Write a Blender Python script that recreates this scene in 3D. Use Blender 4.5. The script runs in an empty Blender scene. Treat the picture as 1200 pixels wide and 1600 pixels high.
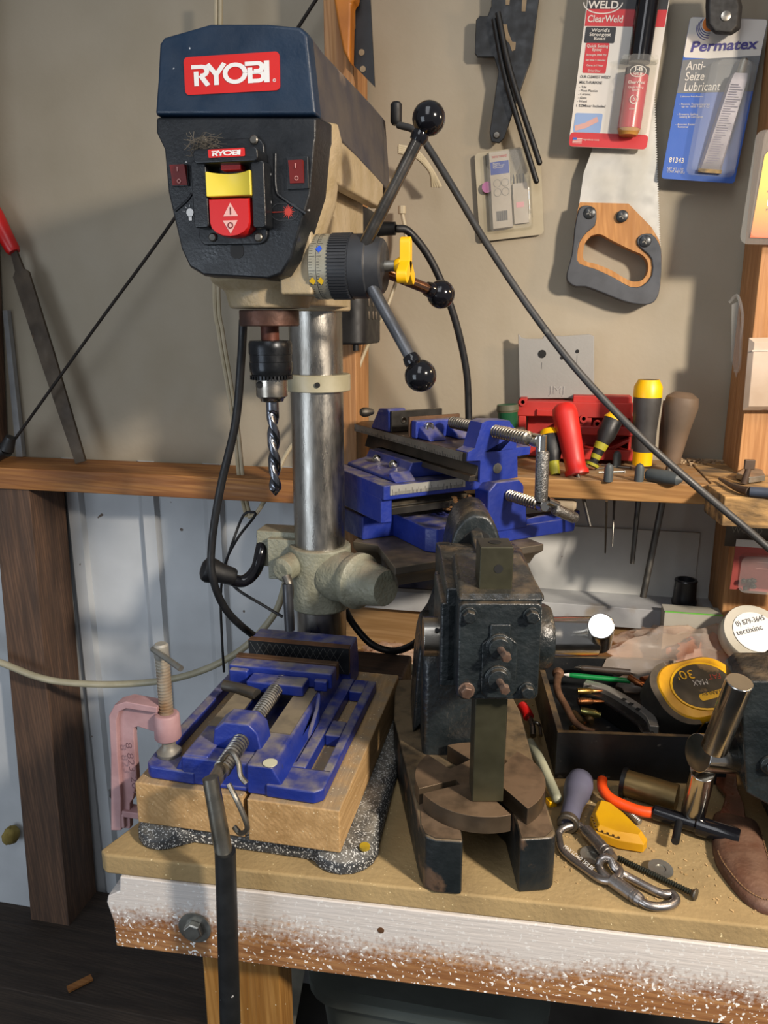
import bpy, bmesh, math, random
from mathutils import Vector as V, Matrix as MX, Euler
from math import sin, cos, pi, radians, sqrt, atan2
R_ = random.Random(7)
C = bpy.context.scene.collection
SC = bpy.context.scene
# ---------------- camera ----------------
TH = radians(14); PS = radians(12); FL = 1200.0
CAM = V((0, 0, .55))
FH = V((-sin(PS), cos(PS), 0)); RT = V((cos(PS), sin(PS), 0)); ZV = V((0, 0, 1))
FW = FH*cos(TH) - ZV*sin(TH); UP = FH*sin(TH) + ZV*cos(TH)
cd = bpy.data.cameras.new('camera'); cam = bpy.data.objects.new('camera', cd); C.objects.link(cam)
cd.sensor_fit = 'VERTICAL'; cd.sensor_height = 36; cd.lens = FL/1600*36; cd.clip_start = .02
cam.matrix_world = MX.Translation(CAM) @ MX((RT, UP, -FW)).transposed().to_4x4()
SC.camera = cam
# ---------------- light ----------------
w = bpy.data.worlds.new('world'); SC.world = w; w.use_nodes = True
w.node_tree.nodes['Background'].inputs[0].default_value = (.90, .93, 1, 1)
w.node_tree.nodes['Background'].inputs[1].default_value = .17
def lamp(name, kind, loc, aim, power, col, size=.1, size_y=None, spread=None):
    l = bpy.data.lights.new(name, kind); l.energy = power; l.color = col
    if kind == 'AREA':
        l.size = size
        if size_y: l.shape = 'RECTANGLE'; l.size_y = size_y
        if spread: l.spread = spread
    else: l.shadow_soft_size = size
    if kind == 'SPOT': l.spot_size = radians(spread); l.spot_blend = 1
    o = bpy.data.objects.new(name, l); C.objects.link(o); o.location = loc
    o.rotation_euler = (V(aim)-V(loc)).to_track_quat('-Z', 'Y').to_euler()
    return o
lamp('clamp_lamp', 'POINT', (.60, .88, .80), (0, 1, .3), 4.5, (1, .70, .42), .05)
lamp('work_light', 'SPOT', (1.02, -.10, 1.05), (.12, .95, .20), 135, (1, .88, .74), .07, None, 80)
lamp('overhead_fill', 'AREA', (-.15, -.2, 1.5), (-.1, 1.0, .2), 5, (.94, .96, 1), .5, 1.2)  # unseen overhead fill, added to lift top surfaces and widen highlights on chrome
lamp('front_left_fill', 'AREA', (-1.5, -1.1, .15), (-.4, 1.0, -.1), 12, (.78, .88, 1), 1.0, 1.3)  # unseen cool fill, added at the front left to brighten the sheet metal
SC.view_settings.view_transform = 'Standard'; SC.view_settings.look = 'None'
SC.view_settings.gamma = 1; SC.view_settings.use_curve_mapping = False
SC.view_settings.exposure = .42
# ---------------- helpers ----------------
def ray(x, y): return RT*((x-600)/FL) + UP*((800-y)/FL) + FW
def oy(x, y, v): d = ray(x, y); return CAM + d*((v-CAM.y)/d.y)
def oz(x, y, v): d = ray(x, y); return CAM + d*((v-CAM.z)/d.z)
def ox(x, y, v): d = ray(x, y); return CAM + d*((v-CAM.x)/d.x)
def UV(u, v, z): return RT*u + FH*v + ZV*z
TC = MX.Rotation(PS, 4, 'Z')      # frame square to the arbor press
def TR(x, y, z): return MX.Translation((x, y, z))
def RZ(a): return MX.Rotation(radians(a), 4, 'Z')
def RX(a): return MX.Rotation(radians(a), 4, 'X')
def RY(a): return MX.Rotation(radians(a), 4, 'Y')
def FR(o, x, y):                  # frame with origin, x axis and (roughly) y axis
    x = V(x).normalized(); z = x.cross(V(y)).normalized(); y = z.cross(x)
    return TR(*o) @ MX((x, y, z)).transposed().to_4x4()
def WALL(p): return FR(p, (1, 0, 0), (0, 0, 1))
def spline(pts, n=8):
    P = [V(p) for p in pts]; out = []
    for i in range(len(P)-1):
        a = P[i-1] if i else P[0]*2-P[1]; b = P[i]; c = P[i+1]; d = P[i+2] if i+2 < len(P) else P[-1]*2-P[-2]
        for k in range(n):
            t = k/n
            out.append(.5*((2*b)+(c-a)*t+(2*a-5*b+4*c-d)*t*t+(3*b-a-3*c+d)*t**3))
    out.append(P[-1]); return out
class M:
    def __init__(s, T=None): s.v = []; s.f = []; s.mi = []; s.mats = []; s.c = 0; s.T = T or MX()
    def mat(s, m):
        if m not in s.mats: s.mats.append(m)
        s.c = s.mats.index(m); return s
    def add(s, vs, fs, T=None):
        b = len(s.v); t = s.T @ T if T else s.T
        s.v += [t @ V(p) for p in vs]
        s.f += [tuple(b+i for i in f) for f in fs]; s.mi += [s.c]*len(fs); return s
    def box(s, a, b, T=None):     # opposite corners
        x0, y0, z0 = a; x1, y1, z1 = b
        return s.add([(x0,y0,z0),(x1,y0,z0),(x1,y1,z0),(x0,y1,z0),(x0,y0,z1),(x1,y0,z1),(x1,y1,z1),(x0,y1,z1)],
            [(0,3,2,1),(4,5,6,7),(0,1,5,4),(1,2,6,5),(2,3,7,6),(3,0,4,7)], T)
    def prism(s, poly, h0, h1, T=None, ax='z'):   # poly in a plane, extruded along ax
        n = len(poly)
        f = {'z': lambda p, h: (p[0], p[1], h), 'y': lambda p, h: (p[0], h, p[1]), 'x': lambda p, h: (h, p[0], p[1])}[ax]
        vs = [f(p, h0) for p in poly] + [f(p, h1) for p in poly]
        return s.add(vs, [tuple(range(n))[::-1], tuple(range(n, 2*n))] + [(i, (i+1) % n, n+(i+1) % n, n+i) for i in range(n)], T)
    def loft(s, rings, T=None, cap=True):
        n = len(rings[0]); vs = [p for r in rings for p in r]; fs = []
        for k in range(len(rings)-1):
            for i in range(n): fs.append((k*n+i, k*n+(i+1) % n, (k+1)*n+(i+1) % n, (k+1)*n+i))
        if cap: fs += [tuple(range(n))[::-1], tuple(range((len(rings)-1)*n, len(rings)*n))]
        return s.add(vs, fs, T)
    def lathe(s, prof, p0=(0,0,0), p1=(0,0,1), n=24, T=None):   # prof: (distance along axis, radius)
        p0 = V(p0); d = (V(p1)-p0).normalized(); a = d.orthogonal().normalized(); b = d.cross(a)
        return s.loft([[p0+d*h+(a*cos(2*pi*i/n)+b*sin(2*pi*i/n))*max(r, 1e-5) for i in range(n)] for h, r in prof], T)
    def cyl(s, p0, p1, r, r1=None, n=24, T=None):
        L = (V(p1)-V(p0)).length; return s.lathe([(0, r), (L, r if r1 is None else r1)], p0, p1, n, T)
    def ball(s, c, r, n=24, k=12, T=None, sc=(1,1,1)):
        t = TR(*c) @ MX.Diagonal((*sc, 1)); t = T @ t if T else t
        return s.lathe([(-r*cos(pi*i/k), r*sin(pi*i/k)) for i in range(k+1)], (0,0,0), (0,0,1), n, t)
    def tube(s, pts, r, n=12, sm=8, T=None, flat=1.0, closed=False):
        P = spline(pts, sm) if sm else [V(p) for p in pts]
        m = len(P); rr = r if callable(r) else (lambda t: r)
        d = (P[1]-P[0]).normalized(); a = d.orthogonal().normalized(); rings = []
        for i in range(m):
            dn = (P[min(i+1, m-1)]-P[max(i-1, 0)]).normalized()
            a = (a - dn*a.dot(dn)).normalized(); b = dn.cross(a); q = rr(i/(m-1))
            rings.append([P[i]+(a*cos(2*pi*k/n)*q + b*sin(2*pi*k/n)*q*flat) for k in range(n)])
        return s.loft(rings, T)
    def thread(s, p0, p1, r, pitch, dep=None, n=18, T=None):
        L = (V(p1)-V(p0)).length; k = max(2, int(L/pitch)); dep = dep or pitch*.35; pr = []
        for i in range(k):
            h = L*i/k; q = L/k
            pr += [(h, r-dep), (h+q*.12, r-dep), (h+q*.40, r), (h+q*.72, r)]
        pr.append((L, r-dep)); return s.lathe(pr, p0, p1, n, T)
    def hexhead(s, p0, d, r, h, T=None):
        p0 = V(p0); d = V(d).normalized()
        return s.lathe([(0, r), (h*.8, r), (h, r*.85)], p0, p0+d, 6, T)
    def text(s, t, T, h, w=None, al='LEFT', ex=.0002, bold=0, shear=0):
        cu = bpy.data.curves.new('t', 'FONT'); cu.body = t; cu.size = 1; cu.align_x = al; cu.resolution_u = 3
        cu.offset = bold; cu.shear = shear; cu.space_line = .85
        o = bpy.data.objects.new('t', cu); C.objects.link(o); dg = bpy.context.evaluated_depsgraph_get()
        me = bpy.data.meshes.new_from_object(o.evaluated_get(dg))
        xs = [q.co.x for q in me.vertices] or [0, 1]; W_ = max(max(xs)-min(xs), 1e-6)
        k = h/.70; kx = (w/W_) if w else k; x0 = min(xs) if al == 'LEFT' else 0
        s.add([((q.co.x-x0)*kx, q.co.y*k, ex) for q in me.vertices], [tuple(p.vertices) for p in me.polygons], T)
        bpy.data.objects.remove(o); bpy.data.curves.remove(cu); bpy.data.meshes.remove(me); return s
    def build(s, name, mat=None, parent=None, bevel=0, ang=35, label=None, seg=2, **kw):
        if mat: 
            if not s.mats: s.mats = [mat]
        c = sum(s.v, V())/len(s.v)
        me = bpy.data.meshes.new(name); me.from_pydata([p-c for p in s.v], [], s.f)
        for m in s.mats: me.materials.append(m)
        me.polygons.foreach_set('material_index', s.mi)
        bm = bmesh.new(); bm.from_mesh(me)
        bmesh.ops.remove_doubles(bm, verts=bm.verts, dist=1e-6)
        bmesh.ops.recalc_face_normals(bm, faces=[f for f in bm.faces]); bm.to_mesh(me); bm.free()
        me.shade_smooth(); me.set_sharp_from_angle(angle=radians(ang))
        o = bpy.data.objects.new(name, me); C.objects.link(o)
        if parent: o.parent = parent; o.location = c - WL[parent.name]
        else: o.location = c
        WL[o.name] = c
        if bevel:
            b = o.modifiers.new('bevel', 'BEVEL'); b.width = bevel; b.segments = seg; b.limit_method = 'ANGLE'; b.angle_limit = radians(40)
            b.harden_normals = True
        if label: o['label'] = label
        for k, v_ in kw.items(): o[k] = v_
        return o
WL = {}
def thing(name, loc, label, cat, group=None):
    o = bpy.data.objects.new(name, None); C.objects.link(o); o.location = loc; o.empty_display_size = .02
    WL[o.name] = V(loc); o['label'] = label; o['category'] = cat
    if group: o['group'] = group
    return o
def rrect(x0, y0, x1, y1, r, k=4):
    out = []
    for cx, cy, a in ((x1-r, y1-r, 0), (x0+r, y1-r, 90), (x0+r, y0+r, 180), (x1-r, y0+r, 270)):
        for i in range(k+1): t = radians(a+90*i/k); out.append((cx+r*cos(t), cy+r*sin(t)))
    return out
def arc(cx, cy, r, a0, a1, k=10): return [(cx+r*cos(radians(a0+(a1-a0)*i/k)), cy+r*sin(radians(a0+(a1-a0)*i/k))) for i in range(k+1)]
# ---------------- materials ----------------
def lin(h):
    c = [int(h[i:i+2], 16)/255 for i in (0, 2, 4)]
    return tuple(x/12.92 if x <= .04045 else ((x+.055)/1.055)**2.4 for x in c) + (1,)
MT = {}
def pm(name, c1, c2=None, ns=30, rough=.5, metal=0, bump=0, bs=None, st=(1,1,1), spk=None, sps=500, spt=.68, patch=None, ps=12, pt=.55,
       dust=None, dt=.5, wood=0, rv=.12, trans=0, alpha=1, coat=0, em=0, spec=.5):
    m = bpy.data.materials.new(name); m.use_nodes = True; nt = m.node_tree; N = nt.nodes; K = nt.links; b = N['Principled BSDF']
    tc = N.new('ShaderNodeTexCoord'); mp = N.new('ShaderNodeMapping'); mp.inputs['Scale'].default_value = st
    K.new(tc.outputs['Object'], mp.inputs['Vector'])
    def noise(sc, det=6, vec=None, dist=0):
        n = N.new('ShaderNodeTexNoise'); n.inputs['Scale'].default_value = sc; n.inputs['Detail'].default_value = det
        n.inputs['Distortion'].default_value = dist; K.new(vec or mp.outputs[0], n.inputs['Vector']); return n.outputs['Fac']
    def mr(x, a, c, lo=0, hi=1):
        n = N.new('ShaderNodeMapRange'); K.new(x, n.inputs[0]); n.inputs[1].default_value = a; n.inputs[2].default_value = c
        n.inputs[3].default_value = lo; n.inputs[4].default_value = hi; return n.outputs[0]
    def mix(f, a, c):
        n = N.new('ShaderNodeMix'); n.data_type = 'RGBA'; K.new(f, n.inputs[0])
        for v_, i in ((a, 6), (c, 7)):
            if isinstance(v_, tuple): n.inputs[i].default_value = v_
            else: K.new(v_, n.inputs[i])
        return n.outputs[2]
    def mul(a, c):
        n = N.new('ShaderNodeMath'); n.operation = 'MULTIPLY'; K.new(a, n.inputs[0]); K.new(c, n.inputs[1]); return n.outputs[0]
    A = lin(c1); B = lin(c2) if c2 else tuple(x*.75 for x in A[:3])+(1,)
    f = noise(ns, dist=wood)
    col = mix(mr(f, .35, .65), A, B)
    if wood:
        wv = N.new('ShaderNodeTexWave'); wv.bands_direction = 'DIAGONAL'; wv.inputs['Scale'].default_value = ns*1.2; wv.inputs['Distortion'].default_value = 5
        wv.inputs['Detail'].default_value = 3; K.new(mp.outputs[0], wv.inputs['Vector'])
        col = mix(mr(wv.outputs['Fac'], .35, .95, 0, .55), col, B)
    if patch: col = mix(mr(noise(ps, 8, tc.outputs['Object']), pt, pt+.06), col, lin(patch))
    if dust:
        g = N.new('ShaderNodeNewGeometry'); sp = N.new('ShaderNodeSeparateXYZ'); K.new(g.outputs['Normal'], sp.inputs[0])
        col = mix(mul(mr(sp.outputs[2], .35, .95), mr(noise(45, 8, tc.outputs['Object']), dt-.18, dt+.12, .1, .85)), col, lin(dust))
    if spk: col = mix(mr(noise(sps, 1, tc.outputs['Object']), spt, spt+.02), col, lin(spk))
    K.new(col, b.inputs['Base Color'])
    b.inputs['Metallic'].default_value = metal; b.inputs['Specular IOR Level'].default_value = spec
    K.new(mr(noise(ns*2.3), .3, .7, max(rough-rv, .02), min(rough+rv, 1)), b.inputs['Roughness'])
    if bump:
        bp = N.new('ShaderNodeBump'); bp.inputs['Strength'].default_value = min(bump, 1); bp.inputs['Distance'].default_value = .002
        K.new(noise(bs or ns*4, 4), bp.inputs['Height']); K.new(bp.outputs[0], b.inputs['Normal'])
    b.inputs['Transmission Weight'].default_value = trans; b.inputs['Alpha'].default_value = alpha; b.inputs['Coat Weight'].default_value = coat
    if em: b.inputs['Emission Color'].default_value = A; b.inputs['Emission Strength'].default_value = em
    MT[name] = m; return m
def flat(name, c, rough=.5, metal=0, **k): return pm(name, c, c, rough=rough, metal=metal, rv=.03, **k)
tanwall = pm('painted_panel', '9c9280', '948a77', ns=6, rough=.75, bump=.15, bs=120, patch=None)
wmetal = pm('white_sheet_metal', 'c6cacd', 'b0b4b7', ns=5, rough=.55, spk='5a4a3c', sps=60, spt=.80)
wboard = pm('white_board', 'd0d0cc', 'bcbcb8', ns=8, rough=.6, spk='6a5a4c', sps=70, spt=.80)
W_old = pm('aged_pine', '6a4f3c', '47362b', ns=9, rough=.75, st=(9, 9, .7), wood=.6, bump=.4, bs=30, rv=.08)
W_led = pm('ledge_pine', 'a8743c', '7c4c22', ns=7, rough=.65, st=(.7, 9, 9), wood=.6, bump=.3, bs=30, patch='5a2c18', ps=9, pt=.78)
W_dark = pm('dark_plank', '3e332a', '2a221c', ns=9, rough=.8, st=(.8, 9, 9), wood=.5, bump=.3)
W_block = pm('block_pine', 'bc9868', 'a07e50', ns=9, rough=.75, st=(8, .7, 8), wood=.5, bump=.3, bs=40, dust='8f7f68', spk='e8d6b0', sps=420, spt=.72)
W_post = pm('post_pine', 'a87c40', '84581f', ns=8, rough=.6, st=(8, 8, .6), wood=.6, bump=.3, spk='e8dcc0', sps=260, spt=.76)
W_stud = pm('stud_pine', 'b98a5a', '97683c', ns=9, rough=.65, st=(9, 9, .6), wood=.5, bump=.3)
W_shelf = pm('shelf_pine', 'a67c48', '825a2c', ns=7, rough=.65, st=(.7, 9, 9), wood=.6, bump=.3, dust='9a8468', dt=.55)
W_rough = pm('splintered_board', 'b08a56', '4a3c2c', ns=24, rough=.9, st=(.9, 2.5, 3), bump=1, bs=60)
W_back = pm('back_board', 'a08058', '86663e', ns=7, rough=.65, st=(.6, 9, 9), wood=.6, bump=.2)
mdf = pm('dusty_fibreboard', 'a58d62', '907a54', ns=10, rough=.85, bump=.5, bs=160, patch='6f6146', ps=9, pt=.66, spk='e2cfa0', sps=330, spt=.74)
def apron_mat():
    m = pm('overspray_pine', 'a87a4c', '7c4e2a', ns=7, rough=.75, st=(.6, 9, 9), wood=.6, bump=.4, spk='f2f0ec', sps=260, spt=.64)
    nt = m.node_tree; N = nt.nodes; K = nt.links; b = N['Principled BSDF']; src = b.inputs['Base Color'].links[0].from_socket
    tc = N.new('ShaderNodeTexCoord'); sp = N.new('ShaderNodeSeparateXYZ'); K.new(tc.outputs['Object'], sp.inputs[0])
    n1 = N.new('ShaderNodeTexNoise'); n1.inputs['Scale'].default_value = 9; K.new(tc.outputs['Object'], n1.inputs['Vector'])
    n2 = N.new('ShaderNodeTexNoise'); n2.inputs['Scale'].default_value = 240; n2.inputs['Detail'].default_value = 3; K.new(tc.outputs['Object'], n2.inputs['Vector'])
    a = N.new('ShaderNodeMath'); a.operation = 'MULTIPLY_ADD'; K.new(n1.outputs['Fac'], a.inputs[0]); a.inputs[1].default_value = .05; K.new(sp.outputs[2], a.inputs[2])
    a2 = N.new('ShaderNodeMath'); a2.operation = 'MULTIPLY_ADD'; K.new(n2.outputs['Fac'], a2.inputs[0]); a2.inputs[1].default_value = .06; K.new(a.outputs[0], a2.inputs[2])
    r = N.new('ShaderNodeMapRange'); K.new(a2.outputs[0], r.inputs[0]); r.inputs[1].default_value = .032; r.inputs[2].default_value = .062; r.inputs[4].default_value = .85
    mx = N.new('ShaderNodeMix'); mx.data_type = 'RGBA'; K.new(r.outputs[0], mx.inputs[0]); K.new(src, mx.inputs[6]); mx.inputs[7].default_value = lin('cfccc8')
    K.new(mx.outputs[2], b.inputs['Base Color']); return m
W_apron = apron_mat()
steel = pm('turned_steel', 'b9b4aa', '8c857a', ns=14, rough=.28, metal=1, st=(1, 1, 3), patch='6b5c48', ps=20, pt=.68)
colst = pm('column_steel', 'a8a59e', '8d8880', ns=10, rough=.33, metal=1, st=(4, 4, 1), patch='5e5446', ps=14, pt=.66, bump=.1, bs=200)
chrome = pm('bright_steel', 'd2d0cc', 'b4b0a8', ns=12, rough=.16, metal=1, patch='8a7558', ps=22, pt=.70)
dsteel = pm('dull_steel', '77746e', '56524c', ns=25, rough=.45, metal=.9, dust='8a7c68')
zinc = pm('zinc', 'aaa9a2', '8a8880', ns=40, rough=.4, metal=.85)
castb = pm('black_cast_iron', '22282a', '14191b', ns=25, rough=.33, bump=.7, bs=140, dust='6b5c48', dt=.62, spec=.6)
castb2 = pm('black_chipped_iron', '1b2022', '14181a', ns=20, rough=.42, bump=.4, bs=120, patch='5a4636', ps=24, pt=.56, dust='7c6a50', dt=.42)
browniron = pm('oiled_brown_iron', '55483a', '3d342b', ns=25, rough=.5, metal=.45, dust='86705a', dt=.45, bump=.15)
ramst = pm('greenish_ram_steel', '4c4a38', '3a382c', ns=18, rough=.4, metal=.6, patch='6a4a34', ps=30, pt=.70)
castp = pm('speckled_base_iron', '3c3e40', '2a2c2e', ns=30, rough=.6, bump=.6, bs=160, spk='c4c4c0', sps=520, spt=.60, dust='8a8478', dt=.55)
beige = pm('beige_cast_paint', 'a8987c', '988766', ns=30, rough=.45, bump=.5, bs=170, patch='6e6250', ps=30, pt=.70)
green = pm('grey_green_cast_paint', '8c8c7a', '7a7a68', ns=40, rough=.45, bump=.9, bs=190, dust='8a7c68')
navy = pm('navy_plastic', '152b42', '11253a', ns=20, rough=.42, spk='d8dce0', sps=90, spt=.775, bump=.1, bs=300)
dustyside = pm('dusty_navy_plastic', '4a4440', '36343a', ns=9, rough=.75, st=(1, 2.5, 2.5), patch='7c6c5c', ps=10, pt=.60)
blackp = pm('black_plastic', '15181c', '101317', ns=20, rough=.38, spk='d8dce0', sps=90, spt=.775, bump=.15, bs=300)
blackm = flat('black_gloss_plastic', '101014', .12)
rubber = pm('black_rubber', '16171a', '0f1012', ns=30, rough=.5)
hubp = pm('dark_grey_hub', '2c2e32', '222428', ns=30, rough=.5)
blue = pm('blue_vise_paint', '1c3088', '182a78', ns=18, rough=.42, bump=.4, bs=110, dust='8a8274', dt=.55, patch='33363c', ps=26, pt=.72)
red = flat('red_plastic', 'c01818', .35); redd = pm('dusty_red_plastic', 'b02a22', '98241e', ns=20, rough=.5)
redr = flat('red_rocker', '6a1814', .5, spec=.3); yel = flat('yellow_plastic', 'd9c440', .4); yel2 = flat('bright_yellow_plastic', 'e8b000', .4)
white = flat('white_print', 'e4e2de', .5); cream = pm('cream_cord', 'b4a890', 'a29678', ns=30, rough=.5)
logo_red = flat('logo_red', 'cc1f1a', .4); pink = pm('pink_clamp_paint', 'ae8c8e', '967274', ns=22, rough=.55, bump=.3, patch='6e4a48', ps=24, pt=.66)
brass = pm('brass', 'a88648', '7c6232', ns=30, rough=.3, metal=.9); copper = pm('copper', 'a86a40', '8a5432', ns=30, rough=.35, metal=.9)
leather = pm('brown_leather', '5a3a2a', '442a1e', ns=25, rough=.6, bump=.6, bs=160, dust='6e5240'); orange = flat('orange_plastic', 'e04a14', .35)
greyp = pm('grey_plastic', '8e8c88', '86847f', ns=8, rough=.5, bump=.1, bs=300); dk = flat('dark_hole', '0c0c0c', .8)
tray_m = pm('black_painted_wood', '17191c', '121416', ns=15, rough=.5, bump=.4, spk='4c4844', sps=80, spt=.74)
tray_e = pm('worn_wood_edge', '77603f', '3c3226', ns=40, rough=.8, st=(1, 1, 1))
print_red = flat('print_red', 'b5242a', .45); print_blk = flat('print_black', '1c1c20', .45); print_gr = flat('print_grey', '5c5c5c', .5)
card_w = flat('white_card', 'c9c4bc', .5); permblue = flat('blue_card', '2b56a8', .4); permpur = flat('purple_ink', '3a3478', .5)
clear = bpy.data.materials.new('clear_plastic'); clear.use_nodes = True
def film(m, tint, f, rough):
    nt = m.node_tree; N = nt.nodes; N.remove(N['Principled BSDF']); t = N.new('ShaderNodeBsdfTransparent'); t.inputs[0].default_value = tint
    g = N.new('ShaderNodeBsdfPrincipled'); g.inputs['Roughness'].default_value = rough; g.inputs['Base Color'].default_value = tint; g.inputs['Specular IOR Level'].default_value = .8
    x = N.new('ShaderNodeMixShader'); x.inputs[0].default_value = f; nt.links.new(t.outputs[0], x.inputs[1]); nt.links.new(g.outputs[0], x.inputs[2])
    nt.links.new(x.outputs[0], N['Material Output'].inputs[0])
film(clear, (.96, .96, .94, 1), .09, .10)
bagm = bpy.data.materials.new('bag_film'); bagm.use_nodes = True; film(bagm, (.90, .76, .64, 1), .26, .22)
# ================= the setting =================
def struct(m, name, mat, bevel=0, **k): return m.build(name, mat, None, bevel, kind='structure', **k)
struct(M().box((-2.2, -1.6, -.84), (1.6, 1.5, -.80)), 'floor', pm('grey_floor', '3a3630', '2c2925', ns=8, rough=.9))
# painted panel above the ledge, in two sheets
struct(M().box((-1.4, 1.27, .285), (1.3, 1.285, 1.5)), 'wall_back', tanwall)
# corrugated sheet metal below the ledge
prof = []; x = -1.5
ribs = [-1.17, -1.02, -.87, -.715, -.585, -.44, -.30]
for xr in ribs: prof += [(xr-.026, 1.275), (xr-.012, 1.262), (xr+.012, 1.262), (xr+.016, 1.275)]
prof = [(-1.5, 1.275)] + prof + [(.0, 1.275)]
poly = prof + [(.0, 1.29), (-1.5, 1.29)]
struct(M().prism(poly, -.80, .30), 'wall_rear', wmetal, ang=20)
struct(M().box((-.05, 1.262, .10), (1.3, 1.28, .30)), 'wall_lower', wboard)
struct(M().box((-.22, 1.257, .11), (.248, 1.262, .222)), 'trim_1', wboard, .001)
# ledge and studs
struct(M().box((-1.3, 1.155, .262), (-.338, 1.262, .300)), 'trim_2', W_led, .0015)
lp = [(-.957, .262), (-1.004, -.86), (-.912, -.86), (-.884, .262)]
struct(M().prism(lp, 1.16, 1.26, ax='y'), 'trim_3', W_old, .0015)
struct(M().prism([(-1.1, .300), (oy(13, 714, 1.262).x, .300), (oy(1, 420, 1.262).x, oy(1, 420, 1.262).z), (-.93, 1.4), (-1.1, 1.4)], 1.165, 1.262, ax='y'), 'trim_4', W_old, .0015)
struct(M().box((-.337, 1.175, .112), (-.294, 1.262, 1.5)), 'trim_5', W_stud, .0015)
struct(M().prism([(oy(1141, 840, 1.16).x, .112), (.40, .112), (.40, 1.5), (oy(1188, 425, 1.16).x-.004, 1.5)], 1.16, 1.262, ax='y'), 'trim_6', W_stud, .0015)
# grey flashing strip beside the left stud
struct(M().prism([(oy(a, b, 1.26).x, oy(a, b, 1.26).z) for a, b in ((28, 713), (38, 713), (14, 485), (7, 485))], 1.255, 1.265, ax='y'), 'trim_7', pm('grey_strip', '8b8c8c', '7b7c7c', rough=.5))
# window-sill board and the back board under it
struct(M().box((-.345, 1.19, .078), (.5, 1.272, .111)), 'trim_8', pm('sill_paint', 'b4b6b6', '96979a', ns=12, rough=.6, patch='8c8478', ps=10, pt=.60), .001)
struct(M().box((-.385, 1.203, -.02), (.6, 1.24, .078)), 'trim_9', W_back, .001)
# bottom plate
struct(M().box((-1.35, 1.0, -.79), (-.45, 1.262, -.655)), 'baseboard_left', W_dark, .002)
struct(M().prism([(-1.5, -.8), (-1.005, -.8), (-.957, .26), (-1.5, .26)], 1.19, 1.262, ax='y'), 'wall_left', wmetal)
# right shelf
sh = M().prism([(-.14, 1.075), (.22, 1.075), (.22, 1.262), (-.14, 1.262)], .309, .336)
struct(sh, 'trim_10', W_shelf, .0015)
rb = M(); R2 = random.Random(3)
pts = [(.212, 1.07)] + [(.20+.02*i, .995+.012*R2.random()-(.002*i)) for i in range(1, 22)] + [(.6, 1.26), (.2201, 1.26), (.2201, 1.08)]
rb.prism([(p[0], p[1]) for p in pts], .300, .338)
ro = struct(rb, 'trim_11', W_rough, .002)
# foam lumps at the base of the sheet
fm = pm('yellow_foam', '9a8a4a', '7a6a34', ns=30, rough=.9, bump=1, bs=60)
def foam(px, py, y, sx, sz, lab):
    p = oy(px, py, y); m = M().ball((0, 0, 0), 1, 16, 10)
    rr = random.Random(px); m.v = [V((v.x*sx*(1+.25*rr.random()), v.y*.02, v.z*sz*(1+.25*rr.random())))+p for v in m.v]
    o = m.build('foam_lump', fm, ang=180); o['label'] = lab; o['category'] = 'foam'; o['group'] = 'foam lumps along the foot of the sheet metal'
foam(168, 1515, 1.24, .016, .05, 'tall lump of old yellow foam between post and bench')
foam(253, 1522, 1.24, .02, .02, 'small lump of yellow foam right beside the bench leg')
foam(17, 1305, 1.17, .014, .016, 'lump of yellowed foam at the far left of the post')
# wood splinter on the bottom plate
m = M().box((-.022, -.007, 0), (.022, .007, .004), TR(*oz(125, 1538, -.650)) @ RZ(50)); o = m.build('wood_splinter', W_led); o['label'] = 'short pale wood splinter lying on the dark bottom plate'; o['category'] = 'splinter'
# ================= bench =================
bt = thing('workbench', (0, .9, -.80), 'wooden workbench with dusty fibreboard top and overspray-covered front board', 'workbench')
top = [(-.445, .632), (-.437, .626), (.60, .684), (.60, 1.203), (-.37, 1.203), (-.425, .70)]
M().prism(top, -.024, 0).build('top', mdf, bt, .003)
TA = TR(-.432, .624, -.024) @ RZ(3.2)
prof = [(0, -.090), (1.1, -.090), (1.1, 0), (.012, 0), (.010, -.018), (-.004, -.026), (-.006, -.034), (0, -.060)]
M(TA).prism(prof, 0, .036, ax='y').build('front_board', W_apron, bt, .0015)
M().box((-.355, .67, -.79), (-.262, .71, -.026)).build('leg', W_post, bt, .002)
M().box((-.42, 1.0, -.10), (-.38, 1.2, -.026)).build('side_board', W_post, bt, .002)
M().box((.45, .75, -.79), (.54, .79, -.026)).build('leg', W_post, bt, .002)
b = M(TA).mat(zinc); bx = .093
b.cyl((bx, 0, -.052), (bx, -.0018, -.052), .018, n=32); b.build('washer', zinc, bt)
M(TA).hexhead((bx, -.0018, -.052), (0, -1, 0), .0105, .0075).build('bolt', zinc, bt, .0006)
M(TA).cyl((.293, -.0004, -.028), (.293, .001, -.028), .0035, n=12).build('screw_hole', pm('torn_wood', '6a4420', '3a2412', rough=.9), bt)
# things under the bench
m = M().loft([[(-.20+dx*k, .74+dy*k, -.75+.43*k) for dx, dy in ((0, 0), (0, 0), (0, 0), (0, 0))] for k in (0, 1)]) if 0 else M()
def tub(m, x0, y0, x1, y1, z0, z1, ins, th):
    def ring(z, k, o): return [(a, b_, z) for a, b_ in rrect(x0+ins*k+o, y0+ins*k+o, x1-ins*k-o, y1-ins*k-o, .05, 5)]
    m.loft([ring(z0, 1, 0), ring(z1, 0, 0), ring(z1, 0, -.012), ring(z1+.015, 0, -.012), ring(z1+.018, 0, .0), ring(z1+.006, 0, .03)])
    return m
o = tub(m, -.27, .80, .03, 1.14, -.79, -.325, .04, .004).build('storage_tote', pm('grey_green_plastic', '5c6460', '4e5652', ns=10, rough=.6), ang=30)
o['label'] = 'grey-green plastic storage tote with flat lid under the bench'; o['category'] = 'storage tote'
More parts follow.
